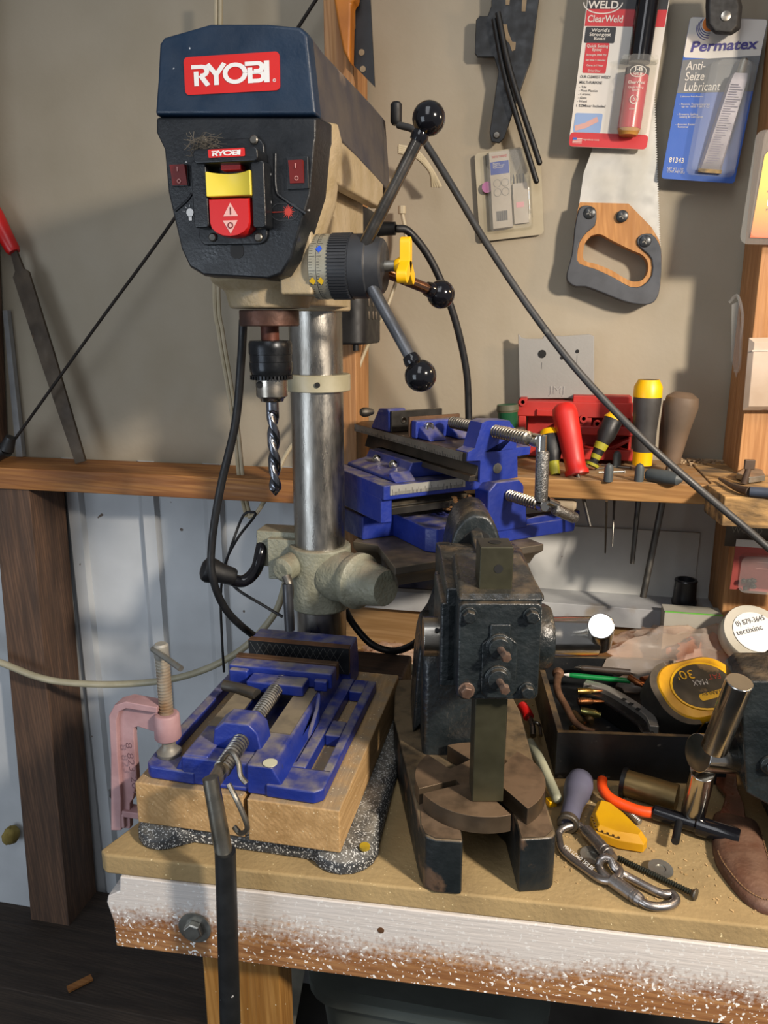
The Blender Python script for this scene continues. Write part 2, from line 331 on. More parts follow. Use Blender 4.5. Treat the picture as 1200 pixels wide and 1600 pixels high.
m = M().loft([[tuple(V(p)+V(q)) for q in ((0, 0, 0), (.028, .004, 0), (.028, .02, 0), (0, .02, 0))] for p in (oy(420, 1640, .80), oy(455, 1475, 1.0))])
o = m.build('leaning_plank', pm('grey_paint_plank', '8a8678', '6e6a5e', ns=20, rough=.8), bevel=.001); o['label'] = 'pale painted plank leaning under the bench beside the leg'; o['category'] = 'plank'
# ================= drill press =================
SZ = [0]
def stroke(m, pts, w, T, z=0):        # flat ribbon
    SZ[0] = (SZ[0]+1) % 8; z += SZ[0]*.00004
    P = [V((p[0], p[1], 0)) for i, p in enumerate(pts) if not i or (V(p[:2])-V(pts[i-1][:2])).length > 1e-7]; n = len(P); L = []; Rr = []
    for i in range(n):
        d0 = (P[i]-P[i-1]).normalized() if i else (P[1]-P[0]).normalized()
        d1 = (P[i+1]-P[i]).normalized() if i < n-1 else d0
        t = (d0+d1).normalized(); nn = V((-t.y, t.x, 0)); k = w/2/max(.4, nn.dot(V((-d0.y, d0.x, 0))))
        L.append(P[i]+nn*k); Rr.append(P[i]-nn*k)
    vs = [(p.x, p.y, z) for p in L]+[(p.x, p.y, z) for p in Rr]
    m.add(vs, [(i, n+i, n+i+1, i+1) for i in range(n-1)], T)
def ryobi(m, T, h, w, shear=0):
    S = T @ MX(((w/3.05, shear*h, 0, 0), (0, h, 0, 0), (0, 0, h*0+1, 0), (0, 0, 0, 1)))
    k = .19
    stroke(m, [(-.06, .9), (.36, .9)] + arc(.36, .69, .21, 90, -90, 8) + [(.3, .48)], k, S)
    stroke(m, [(.30, .50), (.60, 0)], k*1.05, S); stroke(m, [(.13, .68), (.13, 0)], k, S)
    stroke(m, [(.60, 1), (.94, .48), (1.28, 1)], k, S); stroke(m, [(.94, .5), (.94, 0)], k, S)
    stroke(m, arc(1.70, .5, .40, 0, 360, 28), k, S)
    stroke(m, [(2.10, .9), (2.60, .9)] + arc(2.60, .72, .18, 90, -90, 8) + [(2.45, .54)], k, S)
    stroke(m, [(2.30, .50), (2.62, .50)] + arc(2.62, .30, .20, 90, -90, 8) + [(2.26, .10)], k*.95, S)
    stroke(m, [(2.29, .72), (2.29, 0)], k, S); stroke(m, [(2.95, 1), (2.95, 0)], k*1.1, S)
dp = thing('drill_press', (-.285, .9, 0), 'tall bench drill press with navy head, steel column and three ball-ended feed handles', 'drill press')
# base with rounded lobes
bp_ = [(-.165, 1.07), (-.41, 1.07), (-.418, .90), (-.412, .73)] + arc(-.388, .672, .030, 140, 300, 8) + [(-.35, .662), (-.235, .662)] + arc(-.187, .682, .036, 215, 380, 8) + [(-.158, .80)]
m = M().loft([[(x_, y_, 0) for x_, y_ in bp_], [(x_, y_, .013) for x_, y_ in bp_], [(-.285+(x_+.285)*.95, .86+(y_-.86)*.95, .022) for x_, y_ in bp_]])
m.cyl((-.305, 1.0, .015), (-.305, 1.0, .05), .055, .046, 32)
m.build('base', castp, dp, .004)
for i, (a, b_) in enumerate([(570, 1325)]): 
    p = oz(a, b_, .022); M().cyl(p, p+V((0, 0, .003)), .0055, n=16).build('base_plug', pm('yellow_washer', 'b89a20', '8a7418', rough=.6), dp)
M().cyl((-.305, 1.0, .03), (-.305, 1.0, .57), .0355, n=48).build('column', colst, dp)
m = M().lathe([(0, .0365), (0, .0425), (.001, .0435), (.021, .0435), (.022, .0425), (.022, .0365)], (-.303, 1.0, .459), (-.303, 1.0, .5), 40)
o_ = m.build('column_collar', pm('collar_paint', 'aaa48c', '989278', ns=30, rough=.4), dp, .0004)
M().cyl((-.291, .9575, .4695), (-.2905, .9560, .4695), .0035, n=14).build('set_screw', dk, o_)
# ---- head ----
def fq(l, y): return [(oy(a, b, y).x, oy(a, b, y).z) for a, b in l]
cov = fq([(242, 181), (246, 127), (249, 68), (256, 58), (329, 37), (418, 37), (470, 42), (482, 52), (495, 173), (496, 181)], .745)
def ex(pl, kx, kz, dx=0, dz=0, cx=-.300, cz=.77): return [(cx+(a-cx)*kx+dx, cz+(b-cz)*kz+dz) for a, b in pl]
def ring(pl, y): return [(a, y, b) for a, b in pl]
m = M().mat(navy).loft([ring(ex(cov, .985, .975), .743), ring(cov, .749), ring(cov, .758)])
m.mat(dustyside).loft([ring(cov, .758), ring(ex(cov, 1.0, 1.0, 0, -.002), .80), ring(ex(cov, 1, 1.22, .0, -.004), 1.00), ring(ex(cov, 1, 1.30, 0, -.006), 1.08), ring(ex(cov, .9, 1.25, 0, -.006), 1.115), ring(ex(cov, .66, 1.15, 0, -.006), 1.135)])
cv = m.build('belt_cover', navy, dp, .003, ang=30)
pan = fq([(243, 182), (243, 205), (256, 232), (262, 300), (272, 343), (283, 390), (296, 418), (318, 431), (420, 437), (442, 430), (458, 405), (475, 345), (488, 302), (495, 222), (497, 215), (497, 182)], .745)
c_ = dict(cx=-.305, cz=.66)
m = M().loft([ring(ex(pan, .975, .975, **c_), .743), ring(pan, .749), ring(ex(pan, 1.03, 1.01, .002, **c_), .778)])
fp_ = m.build('front_panel', blackp, dp, .002, ang=30)
fr = M().loft([ring(ex(pan, 1.035, 1.035, .0, 0, **c_), .7785), ring(ex(pan, 1.06, 1.05, .002, **c_), .79), ring(ex(pan, 1.0, .98, **c_), .83)])
# casting body
fr.box((-.372, .80, .700), (-.222, 1.04, .730))
fr.prism([(.79, .733), (1.03, .715), (1.03, .690), (.80, .685)], -.238, -.2215, ax='x')
fr.loft([[(-.36, .80, z_), (-.246-.0*(z_), .80, z_), (-.246, 1.03, z_), (-.36, 1.03, z_)] for z_ in (.60, .705)])
fr.lathe([(0, .043), (.004, .0445), (.018, .047), (.028, .062), (.05, .064)], (-.303, .825, .5625), (-.303, .825, .7), 36)
fr.lathe([(0, .0445), (.03, .0445), (.05, .05)], (-.303, 1.0, .5615), (-.303, 1.0, .7), 36)
fr.box((-.352, .83, .566), (-.258, 1.0, .62))
fr.box((-.27, .765, .575), (-.236, .86, .66))
fr.build('head_casting', beige, dp, .003)
m = M().cyl((-.2462, .852, .637), (-.2455, .852, .637), .010, n=24); m.build('side_hole', pm('rusty_recess', '4a3426', '2a1e18', rough=.8), dp)
# rating plate on the side
sp = M(FR((-.2455, .80, .655), (0, 1, 0), (0, 0, 1))).mat(flat('plate_brown', '3c322a', .6))
sp.box((-.012, -.020, 0), (.022, .030, .0008)); sp.mat(flat('plate_orange', 'b8682a', .6)).box((-.012, .030, 0), (.022, .042, .0008))
sp.mat(pm('faint_print', '8c8070', rough=.6))
for i in range(11): sp.box((-.008, -.016+i*.004, .0008), (.008+.009*R_.random(), -.0145+i*.004, .0011))
sp.build('rating_plate', parent=dp)
# brand label
lab = [oy(a, b, .7425) for a, b in ((290, 149), (438, 141), (437, 79), (287, 90))]
LT = FR(lab[0], lab[1]-lab[0], lab[3]-lab[0]); Lw = (lab[1]-lab[0]).length; Lh = (lab[3]-lab[0]).length
m = M(LT).mat(logo_red).prism(rrect(0, 0, Lw, Lh, .004), -.0005, .0006); m.mat(white)
ryobi(m, LT.inverted() @ LT @ TR(Lw*.095, Lh*.22, .0009), Lh*.56, Lw*.80)
stroke(m, arc(Lw*.945, Lh*.26, Lh*.04, 0, 360, 12), .0004, TR(0, 0, .0009)); m.text('R', TR(Lw*.935, Lh*.235, .0009), .0018)
m.build('brand_label', parent=cv)
def PT(px, py, d=0): return WALL(oy(px, py, .7425-d) + V((0, 0, 0)))
def bx2(px0, py0, px1, py1, Y=.7425): a = oy(px0, py1, Y); b = oy(px1, py0, Y); return a.x, a.z, b.x, b.z
# switch surround
x0, z0, x1, z1 = bx2(313, 215, 414, 384)
g = M().prism(rrect(x0, z0, x1, z1, .009), .7395, .744, ax='y')
x0, z0, x1, z1 = bx2(302, 232, 402, 256, .716)
g.prism(rrect(x0, z0, x1, z1+.002, .004), .716, .742, ax='y')
for a, b_ in ((303, 321), (395, 412)):
    x0, z0, x1, z1 = bx2(a, 250, b_, 356, .722); g.prism(rrect(x0, z0, x1, z1, .003), .722, .742, ax='y')
sg = g.build('switch_guard', blackp, dp, .0015)
for a, b_ in ((397, 219), (333, 371), (404, 371), (318, 220)):
    p = oy(a, b_, .7395); M().lathe([(0, .0042), (.0015, .0042), (.0025, .003), (.0026, .0)], p, p+V((0, -1, 0)), 16).build('screw', dsteel, sg)
q = [oy(a, b, .7155) for a, b in ((326, 247), (383, 244), (382, 231), (326, 234))]
T_ = FR(q[0], q[1]-q[0], q[3]-q[0]); m = M(T_).mat(logo_red); lw, lh = (q[1]-q[0]).length, (q[3]-q[0]).length
m.prism(rrect(0, 0, lw, lh, .001), 0, .0005); m.mat(white); ryobi(m, TR(lw*.1, lh*.18, .0008), lh*.62, lw*.78, .15); m.build('brand_label', parent=sg)
m = M().mat(flat('slot_dark', '08090b', .6))
a = bx2(360, 380, 380, 404); m.prism(rrect(a[0], a[1], a[2], a[3], .0055), .7424, .7434, ax='y'); m.build('key_slot', parent=fp_)
# red paddle base, yellow key
a = bx2(327, 308, 390, 371, .7225); cx_ = (a[0]+a[2])/2; r_ = (a[2]-a[0])/2
pl = [(a[2], a[3]), (a[0], a[3])] + [(cx_-r_*cos(t*pi/8), a[1]+.013-.013*sin(t*pi/8)) if t not in () else 0 for t in range(9)]
sw = M().mat(red).loft([ring(pl, .742), ring(pl, .726), ring([(cx_+(x-cx_)*.92, (z-a[1]-.014)*.94+a[1]+.014) for x, z in pl], .7225)])
b4 = bx2(345, 252, 376, 266, .728); M().box((b4[0], .728, b4[1]), (b4[2], .742, b4[3])).build('paddle_tab', red, dp, .0006)
sw.mat(flat('pale_pink_print', 'dca8a0', .5))
for s, py in ((1, 328), (-1, 354)):
    c = oy(360, py, .7222); sw.add([(c.x-.0075, c.y, c.z-.0055*s), (c.x+.0075, c.y, c.z-.0055*s), (c.x, c.y, c.z+.0065*s)], [(0, 1, 2)])
sw.mat(redr); c = oy(360, 329, .7220)
sw.box((c.x-.0006, c.y-.0002, c.z-.0035), (c.x+.0006, c.y, c.z+.003)); c = oy(360, 352, .7219)
stroke(sw, arc(0, 0, .0024, 0, 360, 16), .0009, WALL(c)); swo = sw.build('switch_paddle', parent=dp, bevel=.001)
a = bx2(323, 265, 391, 308, .720)
rings = []
for i in range(9):
    t = i/8; x = a[0]+(a[2]-a[0])*t; k = abs(2*t-1)**2; zt = a[3]-.002+.002*k; zb = a[1]+.001-.001*k; y = .7185+.006*(1-k)
    rings.append([(x, y, zt), (x, y+.0015*(1-k), (zt+zb)/2), (x, y, zb), (x, .735, zb), (x, .735, zt)])
M().loft(rings).build('safety_key', yel, swo, .0012, ang=50)
# rockers
for (r0, big) in (((268, 257, 289, 289), 0), ((452, 250, 473, 286), 1)):
    a = bx2(*r0, .737); m = M()
    if big: m.prism(rrect(a[0]-.0035, a[1]-.005, a[2]+.004, a[3]+.004, .001), .740, .744, ax='y')
    else: m.prism(rrect(a[0]-.001, a[1]-.001, a[2]+.001, a[3]+.001, .001), .7405, .744, ax='y')
    bz = m.build('rocker_bezel', blackp, dp, .0005)
    zc = (a[1]+a[3])/2
    m = M().mat(redr).prism([(.7405, a[1]), (.7405, a[3]), (.735, a[3]), (.7375, zc), (.739, a[1])], a[0], a[2], ax='x')
    m.mat(flat('rocker_print', 'c88c84', .5)); xc = (a[0]+a[2])/2
    m.box((xc-.0004, .7355, zc+.003), (xc+.0004, .7358, zc+.007)); stroke(m, arc(0, 0, .0017, 0, 360, 14), .0006, WALL((xc, .7378, zc-.0055)))
    m.build('rocker', parent=bz)
# lamp symbol and laser symbol printed on the panel
m = M().mat(white); c = oy(297, 334, .7424); T_ = WALL(c)
m.prism([(.0038*cos(t*pi/8), .0012+.0038*sin(t*pi/8)) for t in range(16)], 0, .0002, T_); m.box((-.0016, -.0062, 0), (.0016, -.002, .0002), T_)
for k in range(7):
    t = radians(-30+k*40); m.add([(.0052*cos(t)-.0002, .0012+.0052*sin(t), .0002), (.0052*cos(t)+.0003, .0012+.0052*sin(t)+.0003, .0002), (.0082*cos(t), .0012+.0082*sin(t), .0002)], [(0, 1, 2)], T_)
m.build('lamp_symbol', parent=fp_)
m = M(); c = oy(445, 331, .7424); T_ = WALL(c); m.mat(flat('pill_grey', '33363a', .5)); w2, h2 = .0135, .0075
stroke(m, arc(w2-h2, 0, h2, -90, 90, 10)+arc(-w2+h2, 0, h2, 90, 270, 10)+[(w2-h2, -h2)], .0005, T_, .0001)
m.mat(flat('laser_red', 'b03428', .5)); c2 = (.0035, 0); st = []
for k in range(32): t = pi*k/16; r = (.0068 if k % 4 == 0 else .0055 if k % 2 == 0 else .0030); st.append((c2[0]+r*cos(t), r*sin(t)))
n = len(st); m.add([(c2[0], c2[1], .0002)]+[(p[0], p[1], .0002) for p in st], [(0, 1+i, 1+(i+1) % n) for i in range(n)], T_)
m.box((-.0135, -.0003, .0001), (-.002, .0003, .0002), T_); m.build('laser_symbol', parent=fp_)
# raised ridges on the panel
for pl in ([(430, 240), (431, 296), (445, 312), (478, 334)], [(274, 330), (292, 314), (300, 303)]):
    M().tube([oy(a, b, .7432) for a, b in pl], .0016, 8, 4).build('panel_ridge', blackp, fp_, ang=80)
# cobweb and dust tuft on the switch surround
# ---- quill, spindle, chuck ----
Q = V((-.303, .822, 0))
def zc(a): return Q+V((0, 0, a))
M().lathe([(0, .0315), (.001, .0325), (.016, .0325), (.017, .0315)], zc(.544), zc(1), 40).build('quill_flange', pm('rusty_steel', '54382c', '3c2a24', ns=40, rough=.5, metal=.5, bump=.2), dp)
M().cyl(zc(.528), zc(.546), .010, n=24).build('spindle', pm('rusty_spindle', '6a3424', '4a281c', ns=40, rough=.6, metal=.4), dp)
chk = M().mat(pm('blackened_steel', '2c2e31', '1c1e21', ns=40, rough=.3, metal=.7))
chk.lathe([(0, .021), (.006, .0235), (.010, .024), (.016, .024), (.0165, .0232), (.024, .0232), (.0245, .024), (.031, .024), (.036, .024), (.039, .0225), (.040, .010)], zc(.4895), zc(1), 48)
for k in range(36):
    t = 2*pi*k/36; T_ = MX.Translation(zc(.4865)) @ MX.Rotation(t, 4, 'Z'); chk.box((.0195, -.0012, 0), (.0235, .0012, .0045), T_)
chk = chk.build('chuck', parent=dp)
M().lathe([(0, .0125), (.003, .0135), (.006, .0175), (.026, .0178), (.027, .017)], zc(.4620), zc(1), 40).build('chuck_sleeve', steel, chk)
for dx in (-.008,): M().cyl((Q.x+dx, .8065, .4815), (Q.x+dx*1.0, .8045, .4815), .0038, n=18).build('key_hole', dk, chk)
o = M(); fl = []
P0 = .4645
# twist drill: two-lobed section swept with twist
rings = []
for i in range(61):
    t = i/60; z_ = P0+.002-.113*t; tw = max(0, (t-.12))*2*pi*1.9; r = .0071 if t < .93 else .0071*(1-(t-.93)/.07*.85); pr = []
    for k in range(24):
        a = 2*pi*k/24; dd = abs(cos(a)); rr_ = r*(1 if t < .14 else (.55+.45*min(1, (dd*1.25)**2.2))); pr.append((Q.x+rr_*cos(a+tw), Q.y+rr_*sin(a+tw), z_))
    rings.append(pr)
o = M().loft(rings).build('drill_bit', pm('bit_steel', '8c8f96', '5c5f66', ns=20, rough=.22, metal=1), ang=60)
o['label'] = 'large shiny twist drill bit gripped in the chuck of the drill press'; o['category'] = 'drill bit'
# ---- depth hub and handles ----
H0 = V((0, .79, .603)); X = V((1, 0, 0))
def hx(x): return V((x, H0.y, H0.z))
ring_m = M().mat(pm('scale_silver', 'a09c8c', '8c8878', ns=30, rough=.4, metal=.4)).lathe([(0, .0305), (.001, .0318), (.0195, .0318)], hx(-.2385), hx(0), 48)
ring_m.mat(print_blk)
for k in range(72):
    t = 2*pi*k/72; T_ = TR(*hx(-.2385)) @ MX.Rotation(t, 4, 'X'); L_ = .006 if k % 5 == 0 else .0035
    ring_m.box((.0095, -.00018, .0318), (.0095+L_*.8, .00018, .0320), T_); ring_m.box((.0015, -.00018, .0318), (.0015+L_, .00018, .0320), T_)
ring_m.lathe([(0, .0319), (.0004, .0319)], hx(-.2300), hx(0), 48)
dr = ring_m.build('depth_scale', parent=dp)
kn = M(); pr = []
kn.cyl(hx(-.219), hx(-.199), .0315, n=48)
for k in range(60):
    t = 2*pi*k/60; kn.box((-.0195, -.0009, .031), (.0, .0009, .0326), TR(*hx(-.2)) @ MX.Rotation(t, 4, 'X'))
kn.build('depth_ring', hubp, dp)
M().lathe([(0, .0315), (.016, .0315), (.017, .030), (.030, .0265), (.032, .024), (.032, .001)], hx(-.199), hx(0), 48).build('feed_hub', hubp, dp, .0005)
for px, py, mm in ((516, 398, 'blue_mark'), (505, 436, 'yellow_mark'), (518, 436, 'yellow_mark')):
    x_ = -.2385+.0195*((px-498)/30); c_m = MT.get(mm) or flat(mm, '1c4cc0' if 'blue' in mm else 'd8b020', .5)
    t = {398: 62, 436: 118}[py]; T_ = TR(x_, H0.y, H0.z) @ MX.Rotation(radians(t), 4, 'X')
    M().add([(-.004, 0, .0324), (0, -.004, .0321), (.003, 0, .0324), (0, .004, .0321)], [(0, 1, 2, 3)], T_).build('depth_pointer', c_m, dr)
M().cyl(hx(-.168), hx(-.148), .0055, n=20).build('lock_stud', zinc, dp)
# yellow three-lobed lock knob seen nearly edge on
m = M().lathe([(0, .006), (.006, .009), (.007, .009)], hx(-.157), hx(0), 24)
for k in range(3):
    t = radians(90+120*k); m.prism(rrect(-.007, -.004, .007, .0275, .0065, 4), 0, .0105, TR(*hx(-.151)) @ MX.Rotation(t-pi/2, 4, 'X') @ MX(((0, 0, 1, 0), (1, 0, 0, 0), (0, 1, 0, 0), (0, 0, 0, 1))))
m.build('lock_knob', yel2, dp, .001)
K_ = [ox(a, b, -.122) for a, b in ((670, 185), (689, 460), (657, 587))]
KN = [(K_[0], (-.180, .772, .628), steel), (K_[1], (-.176, .805, .601), copper), (K_[2], (-.176, .775, .580), dsteel)]
for i, (k, r0, mt) in enumerate(KN):
    k = V(k); r0 = V(r0); d = (k-r0).normalized()
    h = M().cyl(r0-d*.012, k-d*.012, .0062, .0058, 20).build('feed_handle', [pm('polished_rod', '9a938a', '6e6860', ns=20, rough=.22, metal=1), pm('copper_tinted_rod', 'a07a62', '8a6450', ns=20, rough=.25, metal=1), pm('grey_rod', '6a6c70', '54565a', ns=30, rough=.4, metal=.8)][i], dp)
    pr = [(-.0225, .0075), (-.018, .0085), (-.0165, .0085)] + [(-.0155*cos(pi*q/12), .0155*sin(pi*q/12)) for q in range(2, 12)] + [(.0155, 0)]
    M().lathe([(a+.0225, b) for a, b in pr], k-d*.0225, k, 32).build('ball_knob', blackm, h, ang=60)
# ---- motor behind ----
m = M().prism(rrect(-.365, 1.06, -.253, 1.18, .02), .517, .70)
mo = m.build('motor', rubber, dp, .004)
for a in (575, 586, 594):
    for b_ in (480, 495):
        c = ox(a+6, b_-8, -.238); M().prism(rrect(-.002, -.006, .002, .006, .002), 0, .0012, FR((-.2528, 1.085+(a-575)*.0024, c.z*0+.575-(b_-480)*.0012), (0, 1, 0), (0, 0, 1))).build('vent', pm('vent_glint', '8a7c6c', '3a342c', rough=.5), mo)
for dx in (-.295, -.268): M().cyl((dx, 1.07, .517), (dx, 1.07, .509), .004, n=12).build('screw', rubber, mo)
p = oy(618, 357, 1.12); M().cyl(V((-.255, 1.12, p.z)), p, .0105, .009, 20).build('strain_relief', rubber, mo)
m = M().tube([oy(a, b, y) for a, b, y in ((618, 357, 1.12), (640, 363, 1.13), (675, 410, 1.15), (708, 490, 1.17), (728, 575, 1.19), (732, 640, 1.2), (733, 720, 1.2))], .0055, 12)
m.build('power_cord', rubber, dp)
# ---- table bracket, table, crank ----
br = M().lathe([(0, .0405), (.002, .0435), (.09, .0435), (.092, .0415), (.092, .037)], (-.305, 1.0, .152), (-.305, 1.0, .5), 48)
br.cyl((-.28, .985, .205), (-.240, .960, .208), .036, .034, 32)
br.box((-.38, .99, .19), (-.32, 1.03, .25)); br.box((-.40, 1.0, .205), (-.335, 1.04, .258))
brk = br.build('table_bracket', green, dp, .002)
M().lathe([(0, .030), (0, .037), (.004, .0385), (.012, .0385), (.015, .034), (.022, .031), (.060, .024)], (-.246, .964, .207), (-.181, .924, .21), 32).build('bracket_joint', green, brk, .001)
p = oy(438, 893, .945); M().lathe([(0, .012), (.004, .0175), (.03, .0175)], p, p+V((.35, 1, .1)), 28).build('clamp_boss', green, brk, .001)
p2 = oy(447, 900, .93)
M().tube([p2, oy(452, 915, .925), oy(452, 935, .925)], .006, 12).build('clamp_stud', dsteel, brk)
M().cyl(oy(449, 912, .922), oy(453, 985, .915), .0068, n=18).build('clamp_lever', pm('grey_lever', '4c4e52', '3a3c40', ns=30, rough=.4, metal=.6), brk)
cr = M().tube([oy(a, b, y) for a, b, y in ((432, 838, 1.02), (414, 838, 1.02), (408, 860, 1.0), (400, 890, .99), (380, 908, .98), (352, 903, .97))], .0088, 16)
cr.ball(oy(414, 838, 1.02), .0125)
cro = cr.build('crank_arm', blackm, brk)
a, b_ = oy(368, 902, .975), oy(318, 888, .955)
M().lathe([(0, .010), (.004, .0125), (.02, .014), (.032, .0175), (.040, .0185), (.046, .016), (.050, .009), (.051, 0)], a, b_, 28).build('crank_grip', rubber, cro)
tz = .245
tb = [oz(590, 852, tz), oz(617, 887, tz), oz(850, 850, tz)]; A_ = V((cos(radians(130)), sin(radians(130)), 0)); B_ = V((cos(radians(40)), sin(radians(40)), 0))
q = tb[2]+A_*.20; q2 = V((-.255, 1.10, tz))
pl = [(p.x, p.y) for p in (tb[0], tb[1], tb[2])] + [(q.x, q.y), (-.20, 1.22), (q2.x, q2.y), (-.262, 1.02)]
cxx = sum(p[0] for p in pl)/len(pl); cyy = sum(p[1] for p in pl)/len(pl)
def sc(k): return [(cxx+(p[0]-cxx)*k, cyy+(p[1]-cyy)*k) for p in pl]
m = M().loft([[(x, y, tz-.030) for x, y in sc(.90)], [(x, y, tz-.017) for x, y in sc(.94)], [(x, y, tz-.010) for x, y in sc(1)], [(x, y, tz) for x, y in sc(1)]])
m.build('table', pm('table_iron', '5e564a', '463f36', ns=12, rough=.5, metal=.3, bump=.3, dust='8c7c64', dt=.5), dp, .0015)
# black thick cord falling from behind the quill to the bench
m = M().tube([oy(a, b, y) for a, b, y in ((380, 500, .93), (377, 560, .93), (368, 660, .93), (345, 760, .93), (331, 850, .93), (333, 905, .93), (355, 955, .95), (395, 992, 1.0), (420, 1002, 1.03))], .0054, 12)
m.build('light_cord', rubber, dp)

cw = M(); rr = random.Random(12)
for k in range(60):
    a = oy(rr.uniform(292, 345), rr.uniform(212, 240), .7425-.012*rr.random()); b_ = oy(rr.uniform(285, 360), rr.uniform(205, 246), .7425-.02*rr.random()); cw.tube([a, a.lerp(b_, .5)+V((0, -.003, .004*rr.uniform(-1, 1))), b_], .00022, 4, 3)
cw.build('cobweb_tuft', pm('dust_grey', '6c6458', '4c463c', rough=.9), dp, kind='stuff')
# ================= wood blocks under the vise =================
o = M().box((-.412, .655, .022), (-.2885, .965, .0715)).build('wood_block', W_block, bevel=.002)
o['label'] = 'left wood block under the blue vise, gripped by the pink clamp'; o['category'] = 'wood block'
o = M().box((-.2835, .652, .022), (-.184, .965, .0715)).build('wood_block', W_block, bevel=.002)
o['label'] = 'right wood block under the blue vise, long grain edge facing the black press'; o['category'] = 'wood block'
o = M().box((-.40, .973, .022), (-.180, 1.05, .064)).build('wood_block', pm('dark_stained_block', '3c2c20', '2a1e16', ns=9, rough=.7, st=(.7, 9, 9), wood=.5), bevel=.004)
o['label'] = 'dark brown wood block lying behind the blue vise'; o['category'] = 'wood block'
# ================= drill press vise =================
VZ = .072
dv = thing('drill_press_vise', (-.305, .78, VZ), 'blue cast drill press vise with long threaded screw, on the wood blocks', 'vise')
vb = M()
F = [(-.398, .664), (-.212, .656), (-.2035, .664), (-.2035, .90), (-.212, .91), (-.398, .91), (-.405, .90), (-.405, .672)]
# flanges with slots: built as strips so that the slots are open
def strip(x0, x1, y0, y1, z1=.088): vb.box((x0, y0, VZ), (x1, y1, z1))
vb.prism([(-.398, .664), (-.345, .662), (-.345, .690), (-.405, .690), (-.405, .672)], VZ, .087)
strip(-.405, -.394, .690, .91, .087)
vb.prism([(-.265, .658), (-.212, .656), (-.2035, .664), (-.2035, .695), (-.265, .695)], VZ, .087)
strip(-.2145, -.2035, .695, .91, .087); strip(-.252, -.233, .695, .91, .088); strip(-.233, -.2145, .765, .80, .087); strip(-.233, -.2145, .875, .91, .087)
strip(-.394, -.365, .88, .91, .087)
# sloped side rails
for s in (1, -1):
    c = -.308
    pr = [(c+s*.060, VZ), (c+s*.060, .088), (c+s*.050, .106), (c+s*.022, .106), (c+s*.022, VZ)]
    vb.prism(pr, .66 if s > 0 else .665, .93, ax='y')
vb.box((-.330, .662, VZ), (-.286, .90, .078)); vb.box((-.360, .663, VZ), (-.256, .688, .1045))
# web rib on the right flange
vb.prism([(.700, .088), (.750, .088), (.790, .106), (.800, .122), (.79, .088)], -.252, -.2455, ax='x')
# screw bridge at the front
vb.prism([(-.338, .090), (-.334, .124), (-.322, .134), (-.294, .134), (-.284, .124), (-.278, .090)], .690, .722, ax='y')
# fixed jaw block at the back
vb.prism([(.905, VZ), (.905, .133), (.945, .133), (.952, .10), (.952, VZ)], -.378, -.238, ax='x')
vb.build('body', blue, dv, .0025)
bare = pm('worn_slide_steel', '80776a', '5c554a', ns=25, rough=.5, metal=.35, dust='9a8c74', dt=.42)
for x0, x1 in ((-.357, -.331), (-.285, -.260)): M().box((x0, 725e-3, .106), (x1, .834, .1072)).build('slide_way', bare, dv)
M().cyl((-.262, .667, .1062), (-.262, .667, .1072), .0075, n=24).build('size_disc', flat('cream_disc', 'c8c4a8', .5), dv)
mj = M(TR(0,-.034,0)).box((-.378, .868, .1075), (-.243, .8915, .129)); mj.box((-.345, .842, .1075), (-.272, .868, .122)); 
mj.box((-.375, .860, .1075), (-.350, .869, .126)); mj.box((-.264, .860, .1075), (-.247, .869, .122))
mj = mj.build('sliding_jaw', blue, dv, .0025)
M(TR(0,-.034,0)).box((-.378, .8915, .108), (-.243, .902, .1305)).build('jaw_plate', pm('rusty_jaw', '6a4c34', '4c3828', rough=.6, metal=.4), mj, .0008)
jp = M().mat(pm('jaw_black', '26282a', '1c1e20', rough=.45, metal=.5)).box((-.377, .8985, .098), (-.238, .905, .1345))
jp.mat(zinc); rr = random.Random(5)
for k in range(15):
    x = -.375+.0093*k; 
    for s in (1, -1):
        xa, xb = x, x+s*.018
        if xa < -.376 or xb < -.377 or max(xa, xb) > -.239: continue
        jp.add([(xa, .8983, .1), (xa+.0005, .8983, .1), (xb+.0005, .8983, .132), (xb, .8983, .132)], [(0, 1, 2, 3)])
jp.mat(pm('jaw_top_rust', '7a5438', '5a4030', rough=.6, metal=.3)).box((-.377, .8985, .1345), (-.238, .910, .1352))
jp = jp.build('jaw_plate', parent=dv)
for x in (-.348, -.268): M().lathe([(0, .0048), (.0008, .0048), (.001, .0036), (.0002, .0022), (.0002, 0)], (x, .8983, .114), (x, .5, .114), 20).build('jaw_screw', pm('screw_black', '3a3a3a', rough=.3, metal=.7), jp)
S0, S1 = V((-.308, .836, .113)), V((-.3005, .608, .113))
d_ = (S1-S0).normalized()
M().thread(S0, S0+d_*.20, .0094, .0050, .0024).build('screw', steel, dv, ang=15)
M().cyl(S0+d_*.20, S1, .0082, .0075, 20).build('screw_end', pm('worn_screw_steel', '96908a', '7a6c50', ns=40, rough=.35, metal=.8), dv)
M().tube([V((-.375, .812, .111)), V((-.352, .806, .112)), V((-.325, .794, .113))], .0068, 16).build('thrust_bolt', dsteel, dv)
